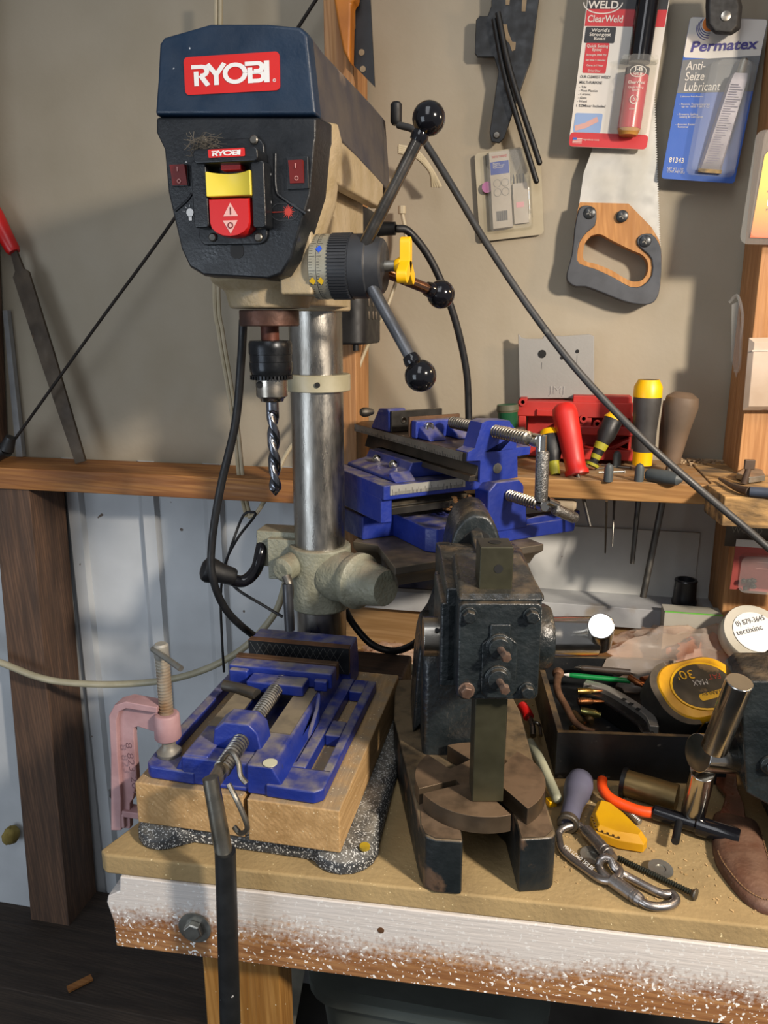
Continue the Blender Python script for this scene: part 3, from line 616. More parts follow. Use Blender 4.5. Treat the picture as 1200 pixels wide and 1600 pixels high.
# lever hanging from the screw with a black sleeve
h0 = S1+V((0, 0, .003)); q1 = oy(352, 1345, .597); q2 = oy(361, 1640, .600)
lv = M().cyl(h0+V((0, 0, .006)), q1, .0078, .0088, 20).build('lever', pm('steel_lever', '8a8880', '6c675c', ns=25, rough=.35, metal=.9), dv)
M().cyl(oy(352, 1330, .597), q2, .0102, .0108, 24).build('sleeve', pm('rubber_sleeve', '1c1e20', '121314', ns=20, rough=.5, spk='b8b8b8', sps=200, spt=.77), lv)
w_ = pm('bent_wire', '8c8880', '6c665a', ns=30, rough=.35, metal=.8)
M().tube([oy(a, b, y) for a, b, y in ((347, 1188, .632), (360, 1174, .625), (372, 1190, .618), (376, 1212, .612), (385, 1224, .61))], .0026, 10).build('wire_clip', w_, lv)
M().tube([oy(a, b, y) for a, b, y in ((357, 1225, .605), (370, 1250, .60), (383, 1280, .598), (386, 1296, .6), (376, 1302, .606), (366, 1292, .61))], .0027, 10).build('wire_clip', w_, lv)
# ================= C clamp =================
cc = thing('c_clamp', (-.41, .685, .02), 'faded pink cast C-clamp pinching the vise foot to the wood block', 'clamp')
y = .69
outer = [(184, 1290), (187, 1240), (180, 1170), (179, 1118), (186, 1100), (204, 1093), (250, 1101), (250, 1143), (218, 1133), (212, 1135), (212, 1150), (217, 1215), (211, 1245), (206, 1252), (206, 1292)]
P_ = [(oy(a, b, y).x, oy(a, b, y).z) for a, b in outer]
fm_ = M().prism(P_, y-.004, y+.004, ax='y')
rib = [(180, 1290), (180, 1170), (177, 1112), (186, 1095), (204, 1090), (252, 1099), (252, 1108), (204, 1101), (193, 1106), (189, 1120), (191, 1175), (196, 1240), (196, 1290)]
P2 = [(oy(a, b, y).x, oy(a, b, y).z) for a, b in rib]
fm_.prism(P2, y-.0095, y+.0095, ax='y')
zb = P_[0][1]
fm_.box((P_[0][0], y-.008, .004), (P_[0][0]+.055, y+.008, .012)); fm_.box((P_[0][0], y-.0085, .008), (P_[0][0]+.014, y+.0085, zb+.004))
sx = oy(262, 1140, y).x
fm_.lathe([(0, .0135), (.002, .0145), (.028, .0135), (.030, .012)], (sx, y, .107), (sx, y, 1), 24)
fb = fm_.build('frame', pink, cc, .0012)
cp = M().mat(pm('clamp_letter', '6a4a50', rough=.7)); pc = oy(196, 1160, y-.0097); 
cp.text('8 823 201', FR(pc, (.06, 0, -1), (1, 0, .06)), .0075, .062); cp.build('cast_numbers', parent=fb)
sc_ = M().thread((sx, y, .092), (sx, y, .205), .0076, .0036, .0015); sc_ = sc_.build('screw', pm('pale_screw', 'aaa496', '8a6a4a', ns=30, rough=.5, metal=.5, patch='96602f', ps=14, pt=.62), cc, ang=15)
M().lathe([(0, .0065), (.003, .0078), (.016, .0078), (.018, .006)], (sx-.0005, y, .2), (sx-.0005, y, 1), 20).build('screw_head', pm('pale_steel', 'aeaba2', rough=.5, metal=.5), sc_)
M().cyl((sx-.008, y-.004, .213), oy(283, 1045, y-.03), .0032, n=12).build('tommy_bar', zinc, sc_)
M().lathe([(0, .013), (.004, .0135), (.007, .010), (.011, .0075), (.016, .0075)], (sx, y, .0872), (sx, y, 1), 24).build('swivel_pad', pm('pad_steel', '9a968c', '7a766c', rough=.5, metal=.5), sc_)
# thumb nut of the clamp's far side and splintered veneer edge
p = oy(180, 1240, .70); b = M(); rr = random.Random(2)
b.ball(p, .008, 8, 5); b.v = [v+V((rr.uniform(-.002, .002), 0, rr.uniform(-.002, .002))) for v in b.v]
o = b.build('crumpled_foil', pm('dark_foil', '3c3a38', '1c1a18', ns=60, rough=.3, metal=.4), ang=10); o['label'] = 'small dark crumpled scrap left of the pink clamp'; o['category'] = 'scrap'
o = M().prism([(-.4415, .030), (-.4135, .022), (-.4125, .006), (-.4175, .001), (-.430, .012)], .6795, .6815, ax='y') if 0 else None
b = M(); p0 = oz(218, 1183, .012)
rings = []
for i in range(13):
    t = i/12; c = V((-.432+.012*t, .72+.14*t, .012+.01*sin(t*9))); rings.append([c+V((cos(k*pi/4)*(.008+.006*rr.random()), 0, sin(k*pi/4)*(.008+.008*rr.random()))) for k in range(8)])
o = b.loft(rings).build('crumpled_bag', pm('black_bag_plastic', '141416', '0c0c0e', rough=.15), ang=15); o['label'] = 'crumpled black plastic strip beside the left edge of the wood block'; o['category'] = 'plastic bag'
# ================= cross slide vise on the press table =================
xv = thing('cross_slide_vise', (-.12, 1.06, tz), 'blue two-axis cross slide vise with ruler edges on the press table', 'vise')
NX = oz(730, 708, .392); TX = FR(NX, B_, A_)       # local frame: x along the ruler edge, y along the clamping screw
FB = MX(((1, 0, 0, 0), (0, 0, 1, 0), (0, 1, 0, 0), (0, 0, 0, 1)))
CB = tz-.392
b = M(TX)
b.prism([(.000, .066), (-.010, .080), (-.010, .20), (.09, .20), (.10, .15), (.10, .075), (.09, .066)], CB, -.112)
b.prism([(.09, .068), (.240, .066), (.252, .078), (.252, .112), (.19, .118), (.15, .17), (.09, .17)], CB, -.125)
b.prism([(.15, .068), (.252, .068), (.252, .078), (.19, .078)], -.128, -.116)
b.prism([(.082, -.130), (.152, -.130), (.146, -.070), (.134, -.058), (.094, -.058), (.082, -.070)], .066, .100, ax='y')
b.box((-.060, .17, CB), (.12, .27, -.112))
b.build('base', blue, xv, .0025)
M(TX).box((-.060, .110, -.098), (.11, .25, -.088)).build('lower_slide', pm('dark_slide_steel', '3c3a36', '2a2826', ns=20, rough=.4, metal=.6, dust='7c705c'), xv, .001)
M(TX).prism([(.118, -.100), (.112, -.086), (.126, -.074), (.24, -.074), (.24, -.1)], -.055, .11, ax='x').build('dovetail', MT['dark_slide_steel'], xv, .001)
b = M(TX)
b.box((-.067, .092, -.072), (.10, .26, -.052)); b.box((-.067, .10, -.105), (-.050, .26, -.07))
b.build('middle_slide', blue, xv, .002)
g = M(TX).mat(pm('ruler_steel', 'b0aea6', '9a988e', ns=20, rough=.4, metal=.4)).box((-.058, .0908, -.0655), (.060, .092, -.0525)); g.mat(print_blk)
for k in range(56):
    x = -.055+.002*k; g.box((x, .0905, -.0655), (x+.0004, .0908, -.0655+(.008 if k % 5 == 0 else .0045)))
g.build('ruler', parent=xv)
b = M(TX).prism([(-.046, -.052), (-.044, -.047), (-.014, -.041), (-.008, -.030), (.09, -.030), (.09, -.052)], .12, .25, MX(), ax='y')
b.prism([(.10, -.052), (.12, -.052), (.12, -.04)], -.045, -.012, ax='x'); sd = b.build('saddle', blue, xv, .002)
for a in (.155, .205): M(TX).lathe([(0, .0058), (.006, .006), (.007, .0055), (.007, .003), (.005, .0028), (.005, 0)], (-.016, a, -.039), (-1, a, .5), 18).build('gib_screw', chrome, sd)
# upper slide
b = M(TX).mat(pm('upper_rail_steel', '4c4640', '37332e', ns=20, rough=.4, metal=.6, dust='6c5844'))
b.prism([(0, -.012), (0, 0), (.085, 0), (.085, -.012)], .002, .338, ax='y')
b.prism([(.014, -.036), (.022, -.012), (.07, -.012), (.074, -.036)], .004, .31, ax='y')
b.prism([(.006, -.0375), (.008, -.030), (.08, -.030), (.08, -.0375)], .004, .26, ax='y')
ur = b.build('upper_rail', parent=xv, bevel=.001)
g = M(TX).mat(pm('dark_ruler', '827c72', '6a645a', ns=20, rough=.45, metal=.4)).box((-.0008, .01, -.0115), (0, .325, -.0005)); g.mat(print_blk)
for k in range(78):
    g.box((-.0011, .015+.004*k, -.0115), (-.0008, .0155+.004*k, -.0115+(.006 if k % 5 == 0 else .0035)))
g.build('ruler', parent=ur)
nf = [(.000, -.010), (.001, .001), (.011, .005), (.021, .036), (.030, .0385), (.062, .0365), (.073, .024), (.075, .001), (.098, .001), (.097, -.009), (.077, -.010), (.079, -.038), (.020, -.039), (.020, -.011)]
b = M(TX).prism(nf, 0, .026, ax='y')
b.prism([(.026, -.0005), (.05, -.0005), (.075, .02), (.070, .0)], -.001, .0, ax='y')
nb = b.build('end_block', blue, xv, .0025)
M(TX).lathe([(0, .0065), (.001, .0065), (.0014, .005), (.0014, 0)], (.046, 0, -.023), (.046, -1, -.023), 20).build('pin', zinc, nb)
# jaws
b = M(TX)
b.prism([(.098, 0), (.100, .004), (.138, .026), (.150, .026), (.150, 0)], .004, .080, ax='x') if 0 else None
b.box((.002, .128, 0), (.080, .142, .025)); b.prism([(.098, 0), (.104, .006), (.134, .020), (.136, 0)], .006, .034, ax='x'); b.prism([(.098, 0), (.104, .008), (.134, .022), (.136, 0)], .052, .078, ax='x')
sj = b.build('sliding_jaw', blue, xv, .0025)
M(TX).box((.0, .1425, .001), (.083, .147, .029)).build('jaw_plate', MT['rusty_jaw'], sj, .0006)
for x, c in ((.020, .016), (.064, .019)):
    M(TX).lathe([(0, .0068), (.007, .0070), (.008, .006), (.008, .0036), (.004, .0034), (.004, 0)], (x, .128, c), (x, -1, c), 20).build('jaw_screw', chrome, sj)
b = M(TX); b.prism([(.203, 0), (.203, .030), (.208, .034), (.235, .032), (.262, 0)], .0, .030, ax='x'); b.box((.03, .205, 0), (.08, .222, .020)); bj = b.build('fixed_jaw', blue, xv, .0025)
M(TX).box((.002, .198, .001), (.088, .203, .031)).build('jaw_plate', MT['dark_slide_steel'], bj, .0006)
M(TX).lathe([(0, .0045), (.001, .0045), (.0012, .0025), (.0002, 0)], (.022, .198, .017), (.022, -1, .017), 18).build('jaw_screw', chrome, bj)
M(TX).lathe([(0, .004), (.01, .007), (.016, .0072), (.02, .005)], (-.004, .245, .026), (-.3, .25, .03), 16).build('set_screw', dsteel, bj)
M(TX).thread((.042, .100, .024), (.042, -.066, .024), .0084, .0052, .0025).build('upper_screw', steel, xv, ang=15)
def crank(x, a, c, d, L, tname):
    d = V(d).normalized(); o = V((x, a, c))
    k = M(TX).lathe([(0, .008), (.012, .008), (.013, .007)], (x, a+.004, c), (x, a-1, c), 20).build('crank_head', chrome, xv)
    M(TX).cyl(o+V((.004, -.006, .006)), o+V((.004, -.006, .006))+d*.02, .0062, n=16).build('crank_fork', chrome, k)
    s_ = o+V((.004, -.009, 0))+d*.012; M(TX).lathe([(0, .006), (.002, .0078), (L-.003, .0078), (L, .0066)], s_, s_+d, 20).build('crank_grip', pm(tname, 'a8a6a2', '6c6a66', ns=420, rough=.35, metal=.95, bump=.6, bs=700), k)
crank(.048, -.070, .022, (.02, 0, -1), .060, 'knurled_steel')
M(TX).thread((.116, .066, -.078), (.116, .0, -.078), .0082, .0052, .0025).build('lower_screw', steel, xv, ang=15)
crank(.118, -.002, -.078, (.9, .0, -.42), .042, 'knurled_steel_low')
# shavings caught between the castings
b = M(TX); rr = random.Random(4)
for k in range(60):
    c = V((.045+.04*rr.random(), .075+.06*rr.random(), -.108+.03*rr.random()*(1-k/90))); b.ball(c, .0022+.002*rr.random(), 5, 3, sc=(1, 1.6, .5))
o = b.build('wood_shavings', pm('shaving', 'a87a4c', '7c5430', rough=.9), ang=10); o['label'] = 'clump of brown wood shavings caught inside the cross slide vise'; o['category'] = 'shavings'; o['kind'] = 'stuff'
# ================= arbor press =================
ap = thing('arbor_press', UV(.10, .80, 0), 'black cast-iron arbor press with square ram, notched plate and chrome cross shaft', 'arbor press')
base = [(.036, .665), (.040, .652), (.050, .646), (.0765, .643), (.0775, .72), (.085, .745), (.118, .745), (.1315, .72), (.1325, .646)] + arc(.158, .660, .0115, -90, 0, 4) + [(.1700, .74), (.176, .90), (.168, .99), (.015, .99), (.012, .88)]
b = M(TC).mat(castb2).loft([[(x, y, z) for x, y in base] for z in (0, .0615)])
b.build('base', castb2, ap, .003)
# bright worn tops of the two legs
M(TC).prism([(.0375, .667), (.041, .6545), (.050, .648), (.075, .6455), (.0758, .72), (.036, .76)], .0613, .0622).build('worn_top', browniron, ap)
M(TC).prism([(.134, .648), (.157, .650), (.166, .66), (.1685, .76), (.1340, .72)], .0613, .0622).build('worn_top', browniron, ap)
# notched plate: disc with four slots of different widths
def notched(cx, cy, r, slots):
    n = 144; out = []
    pts = []
    for i in range(n):
        t = 360*i/n; pts.append(t)
    i = 0
    for t in pts:
        ins = False
        for a, w, dp_ in slots:
            d = (t-a+180) % 360-180
            if abs(d) < 90 and abs(r*sin(radians(d))) < w/2: ins = True
        if not ins: out.append((t, (cx+r*cos(radians(t)), cy+r*sin(radians(t)))))
    # insert slot walls
    res = []; done = set()
    for k, (t, p) in enumerate(out):
        tp = out[k-1][0]
        for s_i, (a, w, dp_) in enumerate(slots):
            if s_i in done: continue
            if ((t-a) % 360) < 60 and ((a-tp) % 360) < 60 and ((t-tp) % 360) > 3:
                ca, sa = cos(radians(a)), sin(radians(a)); h = sqrt(r*r-w*w/4)
                for (u, v_) in ((h, -w/2), (dp_, -w/2), (dp_, w/2), (h, w/2)): res.append((cx+u*ca-v_*sa, cy+u*sa+v_*ca))
                done.add(s_i)
        res.append(p)
    return res
pl = notched(.1015, .722, .0685, [(-62, .020, .020), (202, .009, .026), (128, .030, .030), (55, .022, .030)])
M(TC).prism(pl, .0622, .0810).build('notched_plate', pm('oiled_plate', '5a4c3c', '3e352b', ns=25, rough=.42, metal=.5, dust='8c745c', dt=.45), ap, .0015)
# ram
b = M(TC).box((.0885, .677, .0815), (.1195, .708, .348)); 
ram = b.build('ram', ramst, ap, .0012)
M(TC).cyl((.104, .6925, .3475), (.104, .6925, .3485), .006, n=20).build('top_hole', dk, ram)
M(TC).cyl((.106, .6772, .327), (.106, .6765, .327), .0042, n=20).build('side_hole', dk, ram)
b = M(TC)
for k in range(26): b.prism([(.677+.031, .09+k*.005), (.712, .0908+k*.005), (.712, .0925+k*.005), (.708, .0935+k*.005)], .092, .116, ax='x')
b.build('rack_teeth', MT['dull_steel'], ram)
# housing
b = M(TC)
b.loft([[(.0690, .668, z), (.1465, .668, z), (.1465, .80, z), (.0690, .80, z)] for z in (.200, .302)])
b.loft([[(.067, .662, .300), (.149, .662, .300), (.143, .76, .300), (.069, .76, .300)], [(.069, .668, .306), (.147, .668, .306), (.141, .76, .318), (.072, .76, .318)]])
b.box((.055, .70, .195), (.072, .80, .285))
b.prism([(.70, .20), (.80, .20), (.86, .17), (.86, .30), (.80, .31), (.70, .30)], .060, .150, ax='x')
hs = b.build('housing', castb, ap, .004)
b = M(TC).prism(rrect(.0685, .2045, .1445, .3005, .006), .657, .668, ax='y')
cp_ = b.build('cover_plate', castb, hs, .002)
b = M(TC)
rz = [(.090, .213), (.090, .262), (.097, .268), (.097, .281), (.116, .281), (.116, .268), (.123, .262), (.123, .213), (.116, .207), (.097, .207)]
b.prism(rz, .6545, .6575, ax='y'); b.build('raised_pad', castb, cp_, .002)
for x, z, m_ in ((.0775, .2895, castb), (.1345, .2895, castb), (.0770, .2150, pm('bare_bolt', '8a7466', '5c463a', ns=60, rough=.4, metal=.6)), (.1335, .2150, castb)):
    k = M(TC).cyl((x, .657, z), (x, .6545, z), .0078, n=20); k.hexhead((x, .6548, z), (0, -1, 0), .0066, .0065); k.build('cover_bolt', m_, cp_, .0006)
for z in (.2600, .2285):
    k = M(TC).lathe([(0, .0125), (.0025, .0125), (.003, .0105), (.0075, .0098), (.008, .004)], (.1055, .6545, z), (.1055, 0, z), 28); nu = k.build('lock_nut', castb, cp_, .0006)
    M(TC).cyl((.1055, .650, z), (.1085, .632, z-.001), .0034, n=14).build('stud', MT['bare_bolt'], nu)
    M(TC).hexhead((.1085, .636, z-.001), (.12, -1, -.05), .0048, .006).build('stud_head', MT['bare_bolt'], nu)
# shaft with bosses
zS = .235
SH = M(TC).cyl((.168, .735, zS), (.218, .735, zS), .0205, n=40).build('pinion_shaft', chrome, ap, .001)
M(TC).cyl((.040, .735, zS), (.064, .735, zS), .0205, n=40).build('shaft_collar', steel, ap, .001)
M(TC).cyl((.053, .7155, zS+.015), (.053, .7150, zS+.0155), .0024, n=12).build('collar_hole', dk, ap)
M(TC).lathe([(0, .030), (.004, .033), (.022, .034), (.028, .031)], (.142, .735, zS), (.5, .735, zS), 40).build('shaft_boss', castb, hs, .001)
pe = ray(939, 978); pe = CAM+pe*(.690/pe.dot(FH)); pc0 = UV(.222, .735, zS)
M().cyl(pc0-(pe-pc0)*.55, pe, .0128, n=32).build('cross_bar', chrome, SH, .0012)
M(TC).hexhead((.066, .728, .224), (-1, 0, 0), .006, .006).build('set_bolt', MT['bare_bolt'], hs)
# column and back fin
b = M(TC)
prof = [(.795, .055), (.795, .150), (.80, .178), (.815, .190), (.90, .200), (.94, .18), (.975, .10), (.985, .055)]
b.prism(prof, .044, .142, ax='x')
b.build('column', castb, ap, .008, seg=3)
b = M(TC); rings = []
# fin: an arched rib seen from the front, leaning back from the housing
prf = [(.035, .060), (.042, .17), (.056, .20), (.068, .24), (.074, .285), (.081, .318), (.093, .334), (.107, .339), (.122, .332), (.133, .308), (.138, .27), (.140, .19)]
prf = [(p.x, p.y) for p in spline([V((a, c, 0)) for a, c in prf], 3)]
b.loft([[(x, y, z*k+(1-k)*.05) for x, z in prf] for y, k in ((.845, .985), (.852, 1), (.925, 1), (.932, .985))])
b.build('frame_fin', castb, ap, .003)
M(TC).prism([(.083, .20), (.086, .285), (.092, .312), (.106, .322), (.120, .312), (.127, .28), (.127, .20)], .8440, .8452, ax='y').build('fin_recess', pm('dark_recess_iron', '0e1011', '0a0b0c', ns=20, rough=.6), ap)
b = M(TC).prism([(.74, .30), (.76, .310), (.85, .318), (.85, .20), (.74, .20)], .098, .112, ax='x'); b.build('frame_web', castb, ap, .003)
# ================= second press, cut by the right edge =================
a2 = thing('arbor_press', (.30, .78, 0), 'second black cast press at the right edge with upright chrome cross bar', 'arbor press')
b = M(); p = oy(1162, 1075, .74)
pf = [(oy(a, c, .745).x, oy(a, c, .745).z) for a, c in ((1156, 1076), (1172, 1064), (1300, 1064), (1300, 1275), (1230, 1275), (1166, 1240))]
b.prism(pf, .745, .815, ax='y'); b.box((.272, .75, 0), (.36, .90, .12)); b.box((.268, .70, 0), (.40, 1.0, .035))
h2 = b.build('frame', castb, a2, .003)
f2 = [(oy(a, c, .86).x, oy(a, c, .86).z) for a, c in ((1135, 1185), (1120, 1150), (1140, 1120), (1175, 1070), (1200, 1030), (1260, 985), (1330, 985), (1330, 1185))]
M().prism(f2, .84, .88, ax='y').build('frame_fin', browniron, a2, .003)
p = oy(1205, 1195, .744); M().lathe([(0, .011), (.003, .010), (.004, .006), (.007, .006), (.008, 0)], p, p-V((0, 1, 0)), 20).build('stud', castb, h2, .0005)
s0, s1 = oy(1090, 1176, .76), oy(1170, 1180, .79)
sh2 = M().cyl(s0, s1, .0195, n=36).build('pinion_shaft', chrome, a2, .001)
t0, t1 = oy(1156, 1065, .725), oy(1118, 1164, .748)
M().cyl(t0, t1+(t1-t0)*.06, .0128, n=30).build('cross_bar', chrome, sh2, .0012)
M().cyl(oy(1098, 1205, .772), oy(1083, 1270, .80), .0128, n=30).build('cross_bar', chrome, sh2, .0012)
# ================= parts tray and what lies in it =================
def lab(o, label, cat, group=None):
    o['label'] = label; o['category'] = cat
    if group: o['group'] = group
    return o
TT = TR(.0315, .868, .001) @ RZ(8.0)
tr = thing('parts_tray', (.0315, .868, .001), 'black painted wooden tray full of small parts, between the two black presses', 'tray')
W_, D_, H_ = .205, .225, .062
def wall(name, a, b_):
    m = M(TT).mat(tray_m).box(a, b_); m.mat(tray_e).box((a[0]+.0004, a[1]+.0004, b_[2]), (b_[0]-.0004, b_[1]-.0004, b_[2]+.0006)); return m.build(name, parent=tr)
wall('side', (0, 0, 0), (W_, .006, H_)); wall('side', (0, D_-.006, 0), (W_, D_, H_)); wall('side', (0, .006, 0), (.008, D_-.006, H_)); wall('side', (W_-.006, .006, 0), (W_, D_-.006, H_))
M(TT).box((.008, .006, 0), (W_-.006, D_-.006, .019)).build('bottom', tray_m, tr)
def cart(px, py, z, ang, L, label, mt=brass, tip=copper, r=.0046):
    p = oz(px, py, z); T_ = TR(*p) @ RZ(ang); t = thing('rifle_cartridge' if tip else 'brass_case', p, label, 'cartridge', 'loose cartridges and cases in the tray')
    M(T_).lathe([(0, r*1.02), (.001, r*1.02), (.0013, r*.85), (.0022, r*.85), (.0026, r), (L*.75, r*.94), (L*.86, r*.62), (L, r*.6), (L, .0001)], (0, 0, 0), (1, 0, 0), 18).build('case', mt, t)
    if tip: M(T_).lathe([(0, r*.58), (.006, r*.5), (.012, r*.22), (.0135, .0003)], (L, 0, 0), (L+1, 0, 0), 16).build('bullet', tip, t)
cart(902, 1080, 0.048, 14, .024, 'upper brass cartridge beside the multi-tool')
cart(903, 1096, 0.044, 12, .024, 'copper-tipped cartridge just below the upper brass one', pm('pink_brass', 'a8704a', '8a5a36', rough=.3, metal=.9), copper)
cart(908, 1112, 0.038, -10, .026, 'shiny greenish case lying under the multi-tool handle', pm('green_brass', '9a965c', '6e6a3c', rough=.25, metal=.9), None, .0062)
cart(896, 1115, 0.034, -68, .026, 'dull brown case standing against the rusty hook', pm('dull_brass', '7a6240', '54442c', rough=.5, metal=.7), None, .0056)
cart(917, 1118, 0.032, -72, .018, 'short dull case at the front wall of the tray', MT['dull_brass'], None, .0056)
cart(893, 1140, 0.028, 50, .022, 'brass cartridge in the front left corner of the tray', brass, copper)
p0 = [oz(a, b_, z) for a, b_, z in ((872, 1052, .055), (871, 1078, .052), (885, 1105, .046), (898, 1128, .04), (915, 1140, .036), (928, 1143, .034))]
m = M().tube(p0, lambda t: .0056-.002*t, 12); m.ball(p0[0], .0085, 12, 8)
lab(m.build('rusty_hook', pm('rusty_iron', '86644c', '5a3e2c', ns=40, rough=.6, metal=.4, bump=.4)), 'rusty bent iron hook along the left side of the tray', 'hook')
def stick(name, a, b_, r, mt, label, cat, tipm=None):
    a, b_ = V(a), V(b_); t = thing(name, a, label, cat); L = (b_-a).length
    M().lathe([(0, r*.2), (.008, r*.8), (.012, r), (L, r)], a, b_, 16).build('barrel', mt, t); 
    if tipm: M().lathe([(0, .0004), (.010, r*.85)], a-(b_-a).normalized()*.003, b_, 16).build('tip', tipm, t)
stick('pen', oz(900, 1043, .058), oz(985, 1050, .058), .0042, pm('pen_brown', '4a4038', '3a322c', rough=.4), 'dark brown ballpoint pen with silver tip at the back of the tray', 'pen', steel)
stick('pen', oz(882, 1054, .054), oz(985, 1064, .054), .0038, flat('pen_green', '0e7a3c', .3), 'green pen with white cap lying in front of the brown pen', 'pen', white)
# multi-tool
mt_ = thing('multi_tool', oz(955, 1100, .03), 'closed folding multi-tool with black scales and silver jaws in the tray', 'multi-tool')
Ps = [oz(a, b_, .045) for a, b_ in ((912, 1073), (945, 1082), (985, 1105), (1012, 1125), (1020, 1142))]
def slab(pts, hw, z0, z1, n=6):
    S = spline(pts, n); L = []; Rr = []
    for i, p in enumerate(S):
        d = (S[min(i+1, len(S)-1)]-S[max(i-1, 0)]); nn = V((-d.y, d.x, 0)).normalized(); k = hw(i/(len(S)-1)); L.append(p+nn*k[0]); Rr.append(p-nn*k[1])
    return [(p.x, p.y) for p in L] + [(p.x, p.y) for p in reversed(Rr)]
M().prism(slab(Ps, lambda t: (.011*(1-.35*t), .004), 0, 0), .026, .052).build('steel_frame', pm('satin_steel', 'c4c0b8', 'a8a49c', ns=30, rough=.35, metal=.7), mt_, .0012)
M().prism(slab([q+V((-.003, -.006, 0)) for q in Ps], lambda t: (.005, .011+.005*sin(pi*t)), 0, 0), .020, .045).build('grip_scale', pm('black_scale', '1c1a1a', '101010', rough=.3), mt_, .003)
for a, b_ in ((975, 1093), (986, 1100), (997, 1108)): M().box((-.0028, -.003, .0518), (.0028, .003, .0525), TR(oz(a, b_, .052).x, oz(a, b_, .052).y, 0) @ RZ(-35)).build('window_slot', dk, mt_)
M().cyl(oz(922, 1072, .052), oz(922, 1072, .052)+V((0, 0, .0008)), .0022, n=12).build('rivet', dsteel, mt_)
# plastic bag with its load
bp0 = oz(1090, 1050, .07); rr = random.Random(11); rings = []
import mathutils
def blob(m, c, sx, sy, sz, amp, fr, seed, n=40, k=24, rot=0):
    off = V((seed*3.1, seed*1.7, seed)); vs = []; t = TR(*c) @ RZ(rot)
    for i in range(k+1):
        th = pi*i/k; row = []
        for j in range(n):
            a = 2*pi*j/n; d = V((sin(th)*cos(a), sin(th)*sin(a), cos(th)))
            q = 1+amp*mathutils.noise.ridged_multi_fractal(d*fr+off, .9, 2.2, 4, 1, 1.5)-amp
            row.append(V((d.x*sx*q, d.y*sy*q, max(d.z*sz*q, -sz*.55))))
        vs.append(row)
    m.loft(vs, t)
m = M(); blob(m, oz(1082, 1040, .045), .125, .065, .058, .30, 1.5, 3, 56, 34, 12)
bag = lab(m.build('plastic_bag', bagm, ang=50), 'crumpled translucent plastic bag of small parts spilling over the back of the tray', 'plastic bag')
m = M(); blob(m, oz(1120, 1040, .045), .075, .045, .044, .35, 2, 8, 40, 24, 15)
lab(m.build('bag_contents', pm('peach_lumps', 'b07a58', '8a5236', ns=30, rough=.6, patch='c04a40', ps=25, pt=.55), ang=50), 'peach and red packing bundled inside the translucent bag', 'packing')
for i, (a, b_, z) in enumerate(((983, 1058, .06), (992, 1066, .056), (1003, 1062, .058))):
    p = oz(a, b_, z); m = M().lathe([(0, .0044), (.016, .0044), (.019, .003), (.024, .0008)], p, p+V((.5, -.5+.5*i, -.1)), 12)
    lab(m.build('cartridge', copper), 'copper-coloured cartridge inside the left end of the clear bag', 'cartridge', 'cartridges inside the clear bag')
# tape measure
tmT = FR(oz(1098, 1072, .088), V((cos(radians(28)), sin(radians(28)), .10)), V((-.25, .75, .50))) @ MX.Diagonal((1.22, 1.22, 1.1, 1))
tm = thing('tape_measure', oz(1092, 1070, .085), 'worn yellow and black thirty foot tape measure lying on the tray', 'tape measure')
pl = [(x, y) for x, y in rrect(-.050, -.036, .046, .036, .030, 7)]
m = M(tmT).mat(pm('tape_yellow', 'd09a10', 'a87408', ns=25, rough=.45, patch='4c3a20', ps=22, pt=.60))
m.loft([[(x*.93, y*.9, .0) for x, y in pl], [(x, y, -.005) for x, y in pl], [(x, y, -.036) for x, y in pl], [(x*.93, y*.9, -.042) for x, y in pl]])
body = m.build('case', parent=tm, ang=40)
rb_ = M(tmT); rb_.loft([[(x*1.03-.004, y*1.06, z) for x, y in pl if x < -.018] for z in (-.002, -.040)]); rb_.build('rubber_grip', pm('tape_rubber', '2c2822', '1c1a16', ns=25, rough=.7, dust='5c5040'), tm)
M(tmT).box((-.018, -.0372, -.034), (.018, -.034, -.006)).build('grip_window', rubber, tm)
m = M(tmT).mat(pm('tape_label', '2a261e', '3c3424', ns=30, rough=.5, patch='8c7048', ps=30, pt=.60)).prism([(.034*cos(radians(a)), .026*sin(radians(a))) for a in range(0, 360, 12)], .0, .0012)
m.mat(yel2); stroke(m, [(.0355*cos(radians(a)), .0275*sin(radians(a))) for a in range(0, 361, 12)], .0022, MX(), .0012)
U = RZ(172)
m.text("30'", TR(-.002, .020, .0018) @ U, .0105, .019)
m.mat(card_w).text("MAX", TR(.008, .006, .0017) @ U, .0068, .018, shear=.2)
m.mat(flat('tape_red', 'b0402a', .5)).text("FAT", TR(.026, .0085, .0017) @ U, .0062, .015, shear=.2)
m.mat(yel2).prism(rrect(-.012, -.0165, .020, -.0085, .003), .0010, .0016); m.mat(print_blk).text("STANLEY", TR(.018, -.0100, .0019) @ U, .0045, .026)
m.build('label_disc', parent=tm)
